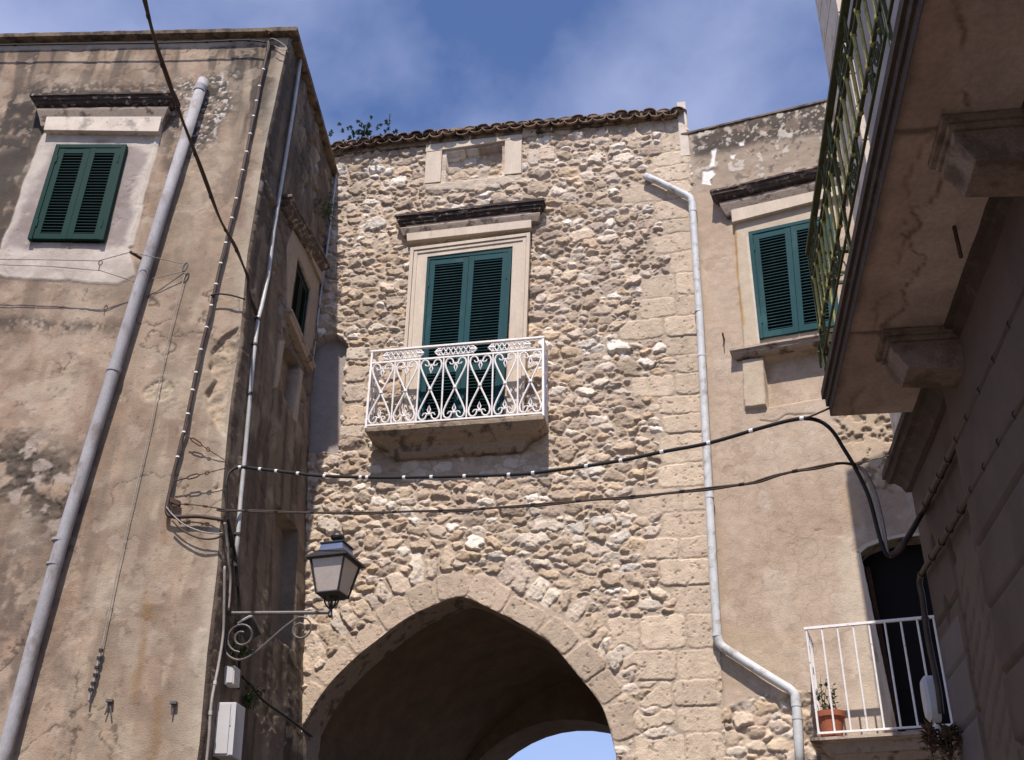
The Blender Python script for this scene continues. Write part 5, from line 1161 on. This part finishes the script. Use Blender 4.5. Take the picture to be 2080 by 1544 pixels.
# clothes line
t = thing('clothesline', 'wire clothesline on a small iron bracket below the left window', 'clothesline', LF.hit(265, 515, 0.1))
A = LF.hit(290, 527, 0.0); E_ = LF.hit(265, 512, 0.30)
b = MB(); b.tube([A, E_], 0.018, 6); b.tube([A+np.array([0, 0, 0.02]), LF.hit(275, 572, 0.06)], 0.010, 6); b.build('bracket', 'rust', t)
b = MB(); b.tube([LF.hit(-60, 526, 0.3), LF.hit(110, 528, 0.3), LF.hit(200, 530, 0.3), E_], 0.005, 5); b.tube([LF.hit(-60, 536, 0.25), LF.hit(100, 541, 0.25), LF.hit(205, 550, 0.25), LF.hit(275, 573, 0.1)], 0.005, 5)
b.tube([E_, LF.hit(310, 522, 0.22), LF.hit(372, 536, 0.06)], 0.005, 5); b.tube([LF.hit(310, 566, 0.1), LF.hit(372, 552, 0.06)], 0.005, 5); b.build('wire', 'cablegrey', t)
b = MB(); c = LF.hit(204, 534, 0.28); b.tube([c+np.array([0.02*math.cos(s), 0, 0.035*math.sin(s)]) for s in np.linspace(0, 6.28, 10)], 0.006, 5); b.tube([c+np.array([0, 0, -0.02]), c+np.array([0, 0, -0.1])], 0.006, 5); b.build('pulley', 'greyiron', t)
b = MB(); c = LF.hit(377, 545, 0.05); b.tube([c+np.array([0.022*math.cos(s)+0.01*math.sin(s), -0.02, 0.06*math.sin(s)]) for s in np.linspace(0, 6.28, 12)], 0.009, 6); b.build('wall_ring', 'greyiron', t)
P_ = lfp([(376, 556), (350, 655), (330, 745), (305, 870), (275, 1000), (245, 1130), (222, 1240), (206, 1320)], 0.05)
cable('thin wire hanging straight down the plaster front from the wall ring', P_, 0.005, 'cablegrey', name='hanging_wire')
P_ = lfp([(206, 1318), (198, 1350), (190, 1385), (184, 1400), (180, 1425)], 0.05)
t = cable('thicker cable end clipped to the plaster front low down', P_, 0.011, 'cablegrey', [0.03, 0.18, 0.36, 0.5, 0.66, 0.78], 'darkiron', rt=2.1, tl=0.012, name='cable_end')
for lab, a, b_ in (('small forked iron clip left in the lower plaster, two prongs', (223, 1424), [(213, 1452), (226, 1455)]), ('small single iron clip left in the lower plaster near the corner', (353, 1428), [(349, 1452)])):
    k = MB(); p = LF.hit(*a, 0.03); k.obox(p, (0.03, 0, 0), (0, 0.03, 0), (0, 0, 0.012))
    for e in b_: k.tube([p, LF.hit(*e, 0.035)], 0.008, 5)
    tag(k.build('wall_clip', 'greyiron', None), lab, 'clip')
# cables on the shaded side of the corner
P_ = [LS.hit(x, y, 0.05) for x, y in [(456, 1062), (460, 1090), (464, 1140), (468, 1180), (464, 1240)]]; cable('grey cable bending down the dark side wall behind the lantern bracket', P_, 0.013, 'cablegrey')
P_ = [LS.hit(x, y, 0.07) for x, y in [(462, 1052), (470, 1090), (478, 1130), (482, 1180), (486, 1230), (487, 1290), (486, 1350), (484, 1400)]]; cable('black cable running down the side wall to the white meter box', P_, 0.017, 'cable', [0.1, 0.25, 0.4], 'darkiron', rt=1.4)
P_ = [LS.hit(x, y, 0.04) for x, y in [(456, 1150), (455, 1230), (453, 1290), (444, 1350), (434, 1400), (428, 1440), (424, 1500), (418, 1560)]]; cable('pale grey cable following the house corner down past the meter box', P_, 0.014, 'cablegrey', [0.6, 0.75], 'conduit', rt=1.3)
P_ = [LS.hit(x, y, 0.06) for x, y in [(492, 1375), (510, 1392), (530, 1418), (555, 1438), (590, 1462), (625, 1490), (650, 1510)]]; cable('black cable sloping along the side wall into the archway', P_, 0.014, 'cable')

# ================================================================ street lamp
A = LS.hit(459, 1246, 0.0); nd = LS.n; B = A+nd*1.12
# length of the arm from the photo
for L_ in np.linspace(0.6, 1.8, 60):
    if projpx(A+nd*L_)[0] >= 664: B = A+nd*L_; break
AL_ = np.linalg.norm(B-A)
t = thing('street_lamp', 'old iron wall lantern on a scrolled bracket beside the archway', 'street lamp', A)
Zv = np.array([0, 0, 1.0])
b = MB(); b.tube([A, B], 0.020, 8); b.obox(A+np.array([0, 0, -0.25]), nd*0.012, np.array([0, 0.03, 0]), (0, 0, 0.36)); b.build('bracket_arm', 'greyiron', t)
def SP(x, z): return A+nd*(x*AL_)+Zv*z
b = MB(); R0 = 0.155
pts = [SP(0.34-0.0+0.0, -0.36)]
big = []
for s in np.linspace(0, 1, 30):                          # large scroll near the wall
    an = math.pi*1.5-s*math.pi*3.1; rr = R0*(1-0.72*s); big.append(A+nd*(0.19+rr*math.cos(an))+Zv*(-0.235+rr*math.sin(an)))
b.tube(big, 0.011, 6)
sm = []
for s in np.linspace(0, 1, 24):
    an = math.pi*0.60-s*math.pi*2.9; rr = 0.125*(1-0.75*s); sm.append(A+nd*(AL_*0.745+rr*math.cos(an))+Zv*(-0.165+rr*math.sin(an)))
b.tube(sm, 0.010, 6)
lo = [A+nd*0.035+Zv*(-0.21), A+nd*0.035+Zv*(-0.33), A+nd*0.08+Zv*(-0.42), A+nd*0.19+Zv*(-0.465), A+nd*0.31+Zv*(-0.42), A+nd*AL_*0.45+Zv*(-0.28), A+nd*AL_*0.58+Zv*(-0.15), sm[0]]
b.tube(smooth_path(lo, 5), 0.011, 6)
b.build('bracket_scroll', 'greyiron', t)
ux, uyv = nd, np.array([-nd[1], nd[0], 0.0])
ang = R(-14); ux, uyv = ux*math.cos(ang)+uyv*math.sin(ang), uyv*math.cos(ang)-ux*math.sin(ang)
O = B+nd*0.02
_n0 = len(bpy.data.objects)
def frus(b, z0, w0, z1, w1):
    q = [O+Zv*z+ux*sx*w+uyv*sy*w for (z, w) in ((z0, w0), (z1, w1)) for sx, sy in ((-1, -1), (1, -1), (1, 1), (-1, 1))]
    b.add(q, MB.BF)
b = MB(); b.lathe(O-Zv*0.06, [(0.012, 0), (0.03, 0.02), (0.022, 0.05), (0.018, 0.10), (0.03, 0.12), (0.02, 0.14), (0.014, 0.20), (0.03, 0.235)], 10)
for sx in (-1, 1):
    for d_ in (ux, uyv):
        b.tube(smooth_path([O+Zv*0.03, O+Zv*0.08+d_*sx*0.055, O+Zv*0.14+d_*sx*0.09, O+Zv*0.20+d_*sx*0.10], 4), 0.010, 6)
frus(b, 0.17, 0.105, 0.195, 0.135); b.build('lamp_base', 'darkiron', t)
b = MB(); zb_, zt_, wb_, wt_ = 0.195, 0.60, 0.135, 0.215
for sx, sy in ((-1, -1), (1, -1), (1, 1), (-1, 1)):
    b.tube([O+Zv*zb_+(ux*sx+uyv*sy)*wb_, O+Zv*zt_+(ux*sx+uyv*sy)*wt_], 0.014, 6)
for z_, w_ in ((zb_+0.01, wb_), (zt_, wt_)):
    for k in range(4):
        c4 = [(-1, -1), (1, -1), (1, 1), (-1, 1), (-1, -1)]; (x0, y0), (x1, y1) = c4[k], c4[k+1]
        b.tube([O+Zv*z_+ux*x0*w_+uyv*y0*w_, O+Zv*z_+ux*x1*w_+uyv*y1*w_], 0.014, 6)
b.build('lamp_frame', 'darkiron', t)
for (ax_, bx_) in ((ux, uyv), (uyv, -ux), (-ux, -uyv), (-uyv, ux)):
    p_ = MB(); q = [O+Zv*z_+ax_*w_+bx_*s_*(w_-0.012) for z_, w_ in ((zb_+0.02, wb_-0.004), (zt_-0.01, wt_-0.006)) for s_ in (-1, 1)]
    q2 = [v-ax_*0.006 for v in q]; p_.add([q[0], q[1], q[3], q[2], q2[0], q2[1], q2[3], q2[2]], MB.BF); p_.build('glass_pane', 'glass', t)
b = MB(); frus(b, 0.60, 0.262, 0.625, 0.262); frus(b, 0.6255, 0.25, 0.71, 0.16); b.build('lamp_roof', 'darkiron', t)
b = MB(); frus(b, 0.7105, 0.155, 0.80, 0.135); b.build('chimney', 'lanternroof', t)
b = MB(); frus(b, 0.801, 0.15, 0.815, 0.15); b.lathe(O+Zv*0.815, [(0.10, 0), (0.05, 0.03), (0.045, 0.06), (0.075, 0.075), (0.085, 0.10), (0.075, 0.125), (0.04, 0.15), (0.012, 0.17)], 14); b.build('finial', 'darkiron', t)

LK = 0.86
for o_ in list(t.children):                              # the lantern itself is a little smaller than first drawn
    if o_.name.split('.')[0] in ('lamp_base', 'lamp_frame', 'glass_pane', 'lamp_roof', 'chimney', 'finial'):
        o_.data.transform(Matrix.Translation(Vector(O)) @ Matrix.Scale(LK, 4) @ Matrix.Translation(-Vector(O)))

# ================================================================ boxes and fittings on the side wall
def sidebox(name, label, cat, px_tl, px_br, depth, length, material):
    """box standing out of the side wall; front face looks down the street towards the viewer"""
    t0 = LS.uz(*px_tl, 0.0); t1 = LS.uz(*px_br, 0.0); u0 = 0.5*(t0[0]+t1[0]); z1, z0 = t0[1], t1[1]
    t = thing(name, label, cat, LS.P(u0, z0))
    b = MB(); b.box(LS, u0, u0+length, z0, z1, 0.01, depth); b.build('case', material, t, bevel=0.006)
    return t, u0, z0, z1
t, u0, z0, z1 = sidebox('meter_box', 'tall white meter box on the side wall at the foot of the corner', 'meter box', (437, 1426), (428, 1536), 0.20, 0.25, 'whitebox')
b = MB(); b.box(LS, u0-0.014, u0-0.001, z0+0.02, z1-0.02, 0.025, 0.155); b.build('door', 'whitebox', t, bevel=0.003)
b = MB(); b.box(LS, u0-0.012, u0-0.001, z0+0.01, z1-0.01, 0.162, 0.208); b.tube([LS.P(u0-0.016, z1-0.14, 0.165), LS.P(u0-0.016, z1-0.22, 0.165)], 0.006, 6); b.build('hinge_strip', 'whitebox', t)
t, u0, z0, z1 = sidebox('junction_box', 'small white junction box above the meter box', 'junction box', (452, 1352), (450, 1390), 0.12, 0.16, 'whitebox')
b = MB(); b.box(LS, u0-0.008, u0-0.001, z0+0.015, z1-0.015, 0.05, 0.11); b.build('lid', 'whitebox', t)
t = thing('floodlight', 'small black floodlight with pale side tucked behind the bracket scroll', 'floodlight', LS.hit(505, 1290, 0.1))
c = LS.hit(508, 1277, 0.16); dx_ = np.array([0.35, 0.3, -0.55]); dx_ /= np.linalg.norm(dx_); sd2_ = np.array([0.80, -0.2, 0.45]); sd2_ -= (sd2_@dx_)*dx_; sd2_ /= np.linalg.norm(sd2_); th_ = np.cross(dx_, sd2_)
b = MB(); b.obox(c, dx_*0.10, sd2_*0.085, th_*0.05); b.build('housing', 'darkiron', t, bevel=0.008)
b = MB(); b.obox(c-dx_*0.11, dx_*0.008, sd2_*0.07, th_*0.06); b.build('reflector_rim', 'whitebox', t)
b = MB(); b.tube([LS.hit(490, 1262, 0.0), c], 0.012, 6); b.build('mount', 'darkiron', t)
t = thing('meter_cover', 'oval white plastic cover on the shaded wall corner beside the cables', 'cover', DKL.hit(1905, 1420, 0.05))
c = DKL.hit(1903, 1420, 0.03); b = MB(); n_ = 20
ring1 = [c+DKL.u*0.085*math.copysign(abs(math.cos(s))**0.7, math.cos(s))+Zv*0.18*math.copysign(abs(math.sin(s))**0.7, math.sin(s)) for s in np.linspace(0, 6.283, n_, endpoint=False)]
ring2 = [q+DKL.n*0.07 for q in ring1]; ring3 = [c+(q-c)*0.8+DKL.n*0.10 for q in ring1]
b.add(ring1+ring2+ring3, [(i, (i+1) % n_, (i+1) % n_+n_, i+n_) for i in range(n_)]+[(i+n_, (i+1) % n_+n_, (i+1) % n_+2*n_, i+2*n_) for i in range(n_)]+[tuple(range(2*n_, 3*n_))])
b.build('cover', 'whitebox', t, smooth=False); b = MB(); b.tube([c+DKL.n*0.03-Zv*0.2, c+DKL.n*0.03-Zv*0.36], 0.02, 6); b.build('cable_entry', 'conduit', t)
hk = MB(); c = RT.hit(1471, 690, 0.0); hk.tube([c, c+RT.n*0.07+Zv*0.02, c+RT.n*0.08+Zv*0.05], 0.012, 6); hk.tube([c+RT.n*0.07+Zv*0.06, c+RT.n*0.06-Zv*0.10], 0.008, 6); tag(hk.build('wall_hook', 'rust', None), 'rusty hook on the sunlit plaster left of the window sill', 'hook')
hk = MB(); c = DKU.hit(2015, 520, 0.0); c = DKU.P(uy(DKU, 6.6*KU), SZ+0.0, 0.27); hk.tube([c, c+np.array([0.0, 0.0, -0.22])], 0.012, 6); tag(hk.build('iron_spike', 'rust', None), 'short iron rod sticking down from the balcony soffit', 'rod')

# ================================================================ plants
def leaf(b, p, d, w, L):
    d = d/np.linalg.norm(d); s = np.cross(d, np.array([0, 0, 1.0])+0.01); s /= np.linalg.norm(s)+1e-9; k = np.cross(s, d)
    b.add([p, p+d*L*0.5+s*w+k*0.1*L, p+d*L, p+d*L*0.5-s*w+k*0.1*L], [(0, 1, 2, 3)])
def weed(name, label, root, n, h, lean, seed, lw=0.018, ll=0.06, spread=0.12, mat_='leaf', cat='plant', per=14, out=None):
    rg = np.random.default_rng(seed); t = thing(name, label, cat, root)
    s = MB(); l = MB(); root = np.array(root, float); lean = np.array(lean, float)
    for k in range(n):
        r0 = root+np.array([rg.normal(0, spread*0.5), rg.normal(0, spread*0.3), 0]); hh = h*rg.uniform(0.45, 1.0); dv_ = lean+np.array([rg.normal(0, 0.3), rg.normal(0, 0.25), 0])
        pts = [r0+Zv*hh*q+dv_*hh*q*q for q in np.linspace(0, 1, 6)]
        s.tube(pts, [0.005, 0.005, 0.004, 0.004, 0.003, 0.002], 4)
        for j in range(per):
            q = rg.uniform(0.1, 1.0); p = r0+Zv*hh*q+dv_*hh*q*q; leaf(l, p, np.array([rg.normal(), rg.normal(), rg.normal(0.3, 0.5)]), lw*rg.uniform(0.6, 1.2), ll*rg.uniform(0.6, 1.2)*(1.2-0.6*q))
    s.build('stems', 'twig', t)['kind'] = 'stuff'; l.build('leaves', mat_, t)['kind'] = 'stuff'; return t
e = ST.hit(745, 272, 0.15); weed('weed', 'green weed clump growing on the tiled eaves at the left end', e, 60, 0.055, (0, -0.5, -0.2), 1, spread=0.42, per=24, ll=0.042, lw=0.010)
for i, (x, y, x2, y2, lab) in enumerate(((716, 276, 706, 247, 'leftmost of the tall weed stalks on the tiled eaves'), (745, 266, 733, 243, 'middle tall weed stalk on the tiled eaves'), (789, 262, 785, 230, 'tallest weed stalk on the tiled eaves, on the right'))):
    A = ST.hit(x, y, 0.1); B = ST.hit(x2, y2, 0.1); weed('weed_stalk', lab, A, 1, float(B[2]-A[2])*1.25, ((B[0]-A[0])/(B[2]-A[2]), 0, 0), 30+i, lw=0.008, ll=0.03, spread=0.01, per=34)
e = LS.hit(655, 440, 0.12); weed('weed', 'fern-like tuft growing above the hood of the shaded side window', e, 10, 0.30, (0.4, -0.1, 0), 5, lw=0.012, ll=0.06, spread=0.3, per=20)
e = LS.hit(480, 1335, 0.08); weed('weed', 'dark green tuft among the cables above the junction box', e, 9, 0.18, (0.4, 0, 0), 6, lw=0.02, ll=0.05, spread=0.16, per=18)
e = LS.hit(498, 1440, 0.05); weed('weed', 'mossy weed hanging beside the meter box', e, 8, 0.25, (0.2, 0, 0), 7, lw=0.02, ll=0.05, spread=0.12, per=18)
c = DKL.hit(1916, 1480, 0.10); t = weed('dried_plant', 'withered brown plant hanging at the foot of the cable bundle', c, 16, -0.34, (0, 0, 0), 8, lw=0.02, ll=0.09, spread=0.14, mat_='dryleaf', per=16)
# flower pot on the small balcony
pc = RT.hit(1690, 1490, 0.36); pz = z_bot-0.03; pc = np.array([pc[0], pc[1], pz])
t = thing('flower_pot', 'terracotta flower pot on the small white balcony', 'flower pot', pc)
b = MB(); b.lathe(pc, [(0.085, 0), (0.105, 0.02), (0.135, 0.20), (0.155, 0.205), (0.16, 0.26), (0.14, 0.262), (0.13, 0.22), (0.05, 0.215)], 20); b.build('pot', 'terracotta', t, smooth=False)
b = MB(); b.lathe(pc+Zv*0.216, [(0.128, 0), (0.10, 0.012), (0.02, 0.02)], 14); b.build('soil', 'soil', t)
weed('pot_plant', 'scraggly leafy plant growing in the terracotta pot', pc+Zv*0.22, 7, 0.42, (0.05, 0, 0), 9, lw=0.022, ll=0.08, spread=0.12, per=9)
